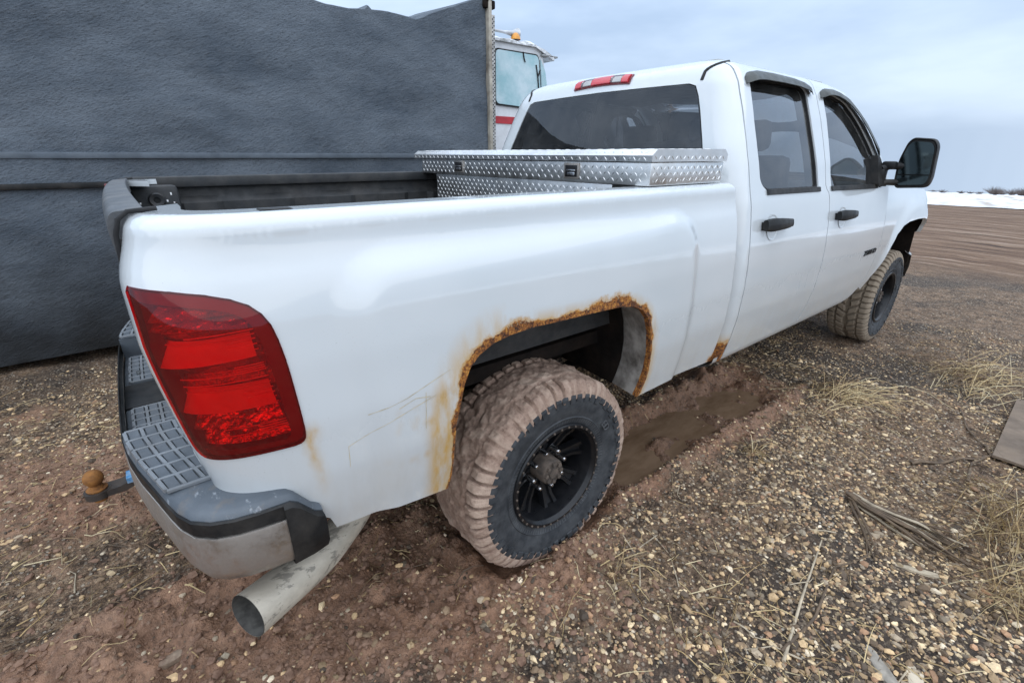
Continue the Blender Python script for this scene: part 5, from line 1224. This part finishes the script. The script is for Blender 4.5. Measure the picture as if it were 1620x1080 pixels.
S = spots(5200, 5.0, .85, lambda x, y: np.clip(.35+1.6*fbm(x*.9+20, y*.9, 3), .05, 1)*np.where(x > 0, 1., .45)*(1-.75*mudmask(x, y))); Z = H(S[:, 0], S[:, 1])
V, F = blades(len(S), np.c_[S, Z+.004], RNG.gamma(2.2, .028, len(S))+.015, RNG.uniform(.0012, .0036, len(S)), RNG.uniform(0, .08, len(S)), .07)
# drape on the ground
V[..., 2] = H(V[..., 0], V[..., 1])+.004+np.maximum(0, V[..., 2]-Z[:, None]-.004)
tag(straw_obj('loose_straw', V, F), 'broken straw and stems scattered over the gravel', 'straw', kind='stuff')
def tuft(x, y, n, ln, spread, lift, label, az=None, azs=3.2):
    z = float(H(np.array(x), np.array(y))); o = tag(empty('dry_grass_tuft', (x, y, z)), label, 'grass tuft', 'flattened tufts of dry grass')
    P = np.c_[RNG.normal(0, spread, n), RNG.normal(0, spread*.6, n), np.zeros(n)]; P[:, 2] = H(x+P[:, 0], y+P[:, 1])-z
    d = None if az is None else az+RNG.normal(0, azs, n)
    V, F = blades(n, P, RNG.gamma(4, ln/4, n), RNG.uniform(.002, .0045, n), RNG.uniform(.05, lift, n), .30, d); straw_obj('stems', V, F, o)
tuft(1.35, -1.15, 60, .10, .03, .5, 'small pale straw tuft on the gravel beside the water-filled rut')
tuft(2.50, -1.20, 210, .20, .13, .35, 'wide flattened dry grass clump lying between the rut and the front wheel', .2, 1.2)
tuft(3.50, -1.72, 260, .22, .20, .35, 'long flattened dry grass clump lying out from the front wheel', .1, 1.0)
tuft(1.62, -2.16, 230, .22, .12, .8, 'tall loose clump of bleached dry grass beside the broken stalk bundle')
tuft(1.20, -2.20, 130, .20, .10, .6, 'bleached grass clump lying against the thick end of the stalk bundle')
tuft(.10, -1.22, 40, .09, .05, .4, 'scraggly straw tuft on the mud shoulder beside the rear tyre')
# broken stalks
WOODG = m_simple('weathered_stalk', (.135, .092, .056), .8, var=.4, sc=25, bump=.4, bsc=120, dirt=(.06, .045, .035), dirt_amt=.7)
WOODP = m_simple('pale_stalk', (.46, .38, .27), .75, var=.3, sc=25, dirt=(.16, .12, .08), dirt_amt=.6)
SB = tag(empty('stalk_bundle', (1.29, -1.85, float(H(np.array(1.29), np.array(-1.85))))), 'bundle of broken dark stalks lying splayed on the gravel', 'stalk bundle')
for k in range(17):
    u = (k-8)/8; a = np.array([1.30+random.uniform(-.02, .03), -1.63+random.uniform(-.02, .02)]); e = np.array([1.26+.10*u+random.uniform(-.02, .02), -1.95-random.uniform(.0, .16)]); 
    if k in (0, 1): e = np.array([.97+.06*k, -1.83]); 
    pts = []
    for t in np.linspace(0, 1, 6):
        p = a*(1-t)+e*t+np.array([.03*math.sin(t*3+k), 0])*t; pts.append((p[0]-1.29, p[1]+1.85, float(H(p[0], p[1]))-SB.location.z+.008+.014*(k % 3)))
    MB().tube(pts, [.007, .007, .006, .006, .005, .003], 6).build('stalk', WOODP if k % 4 == 3 else WOODG, SB, 60)
def twig(pts, r, lbl, mat=WOODG, grp='loose twigs on the gravel'):
    P = resample(pts, .05, False); x0_, y0_ = P[0]; z0_ = float(H(x0_, y0_)); o = []
    for i, (x, y) in enumerate(P): o.append((x-x0_, y-y0_, float(H(x, y))-z0_+r*1.2+.006*math.sin(i*1.3)))
    t = MB().tube(o, list(np.linspace(r, r*.45, len(o))), 6).build('twig', mat, None, 60, (x0_, y0_, z0_)); tag(t, lbl, 'twig', grp)
twig([(.27, -1.78), (.55, -1.72), (.93, -1.65)], .006, 'long straight pale twig lying on the gravel towards the stalk bundle', WOODP)
twig([(.30, -1.76), (.52, -1.78), (.80, -1.74), (.98, -1.80), (1.12, -1.76)], .006, 'kinked brown twig crossing the long pale twig', WOODG)
twig([(1.90, -1.73), (2.1, -1.86), (2.33, -1.99)], .009, 'forked-looking dark stick leading to the rubber mat')
twig([(1.95, -1.95), (2.15, -1.93), (2.33, -1.98)], .008, 'short stick meeting the mat corner beside the dark stick')
twig([(2.33, -1.99), (2.6, -1.85), (2.9, -1.75)], .007, 'thin stick running forward from the corner of the rubber mat')
for k in range(34):
    x, y = spots(1, 3.0, .8, lambda x, y: np.where((y < -.95) | (x < -1.2), 1., .0))[0]; a = random.uniform(0, 6.28); l = random.uniform(.12, .32)
    twig([(x, y), (x+l*.5*math.cos(a), y+l*.5*math.sin(a)), (x+l*math.cos(a+.3), y+l*math.sin(a+.3))], random.uniform(.002, .004), 'thin broken twig lying loose on the muddy gravel', random.choice((WOODG, WOODP)))
def chunk(name, x, y, l, w, h, rz, mat, lbl, cat):
    b = MB(); n = 9; P = []
    for i in range(n):
        u = i/(n-1); ww = w*(.55+.45*math.sin(math.pi*min(max(u, .08), .92)))*random.uniform(.85, 1.1); hh = h*random.uniform(.8, 1.15); r = [((u-.5)*l, -ww/2, 0), ((u-.5)*l, -ww*.42, hh*.8), ((u-.5)*l, 0, hh), ((u-.5)*l, ww*.42, hh*.75), ((u-.5)*l, ww/2, 0)]; P.append(r)
    b.grid(np.array(P)); b.add(P[0], [(0, 1, 2, 3, 4)]); b.add(P[-1], [(4, 3, 2, 1, 0)])
    o = b.build(name, mat, None, 40, (x, y, float(H(np.array(x), np.array(y)))-.004), fix=True); o.rotation_euler = (0, 0, rz); tag(o, lbl, cat); return o
chunk('wood_chunk', -1.29, -.505, .135, .040, .022, .12, m_simple('split_wood', (.27, .20, .14), .8, var=.35, sc=40, bump=.6, bsc=90, dirt=(.12, .06, .04), dirt_amt=.7), 'split chunk of muddy wood lying in the red track behind the bumper', 'wood')
chunk('bark_strip', .50, -1.99, .22, .05, .014, .9, m_simple('grey_bark', (.26, .23, .19), .8, var=.35, sc=30, bump=.6), 'grey strip of bark lying among the gravel', 'bark')
chunk('husk', .56, -2.06, .10, .05, .012, .2, m_simple('husk', (.50, .42, .31), .7), 'pale dry husk lying beside the bark strip', 'husk')
chunk('leaf_stalk', 1.07, -1.97, .20, .03, .010, -1.1, WOODP, 'flat bleached leaf stalk lying under the stalk bundle', 'stalk')
# worn rubber mat
MATR = m_simple('old_mat', (.15, .112, .082), .9, var=.35, sc=7, bump=.5, bsc=60, dirt=(.27, .20, .14), dirt_amt=.6)
px0 = [(2.30, -1.985), (2.36, -2.75), (3.45, -2.70), (3.32, -1.965)]; NM = 22; P = []
for i in range(NM):
    u = i/(NM-1); row = []
    for j in range(NM):
        v = j/(NM-1); p = (1-u)*((1-v)*np.array(px0[0])+v*np.array(px0[1]))+u*((1-v)*np.array(px0[3])+v*np.array(px0[2])); row.append((p[0], p[1], float(H(p[0], p[1]))*.4+.030+.012*fbm(np.array([p[0]*2]), np.array([p[1]*2]), 2)[0]))
    P.append(row)
P = np.array(P); c0 = P.mean((0, 1)); Q = P.copy(); Q[..., 2] -= .014; b = MB(); b.grid(P-c0); b.grid((Q-c0)[:, ::-1])
for sl in (np.s_[:, 0], np.s_[:, -1], np.s_[0], np.s_[-1]): b.grid(np.stack([P[sl]-c0, Q[sl]-c0], 1))
tag(b.build('rubber_mat', MATR, None, 40, tuple(c0), fix=True), 'worn brown rubber mat lying flat on the gravel with sticks at its corner', 'mat')
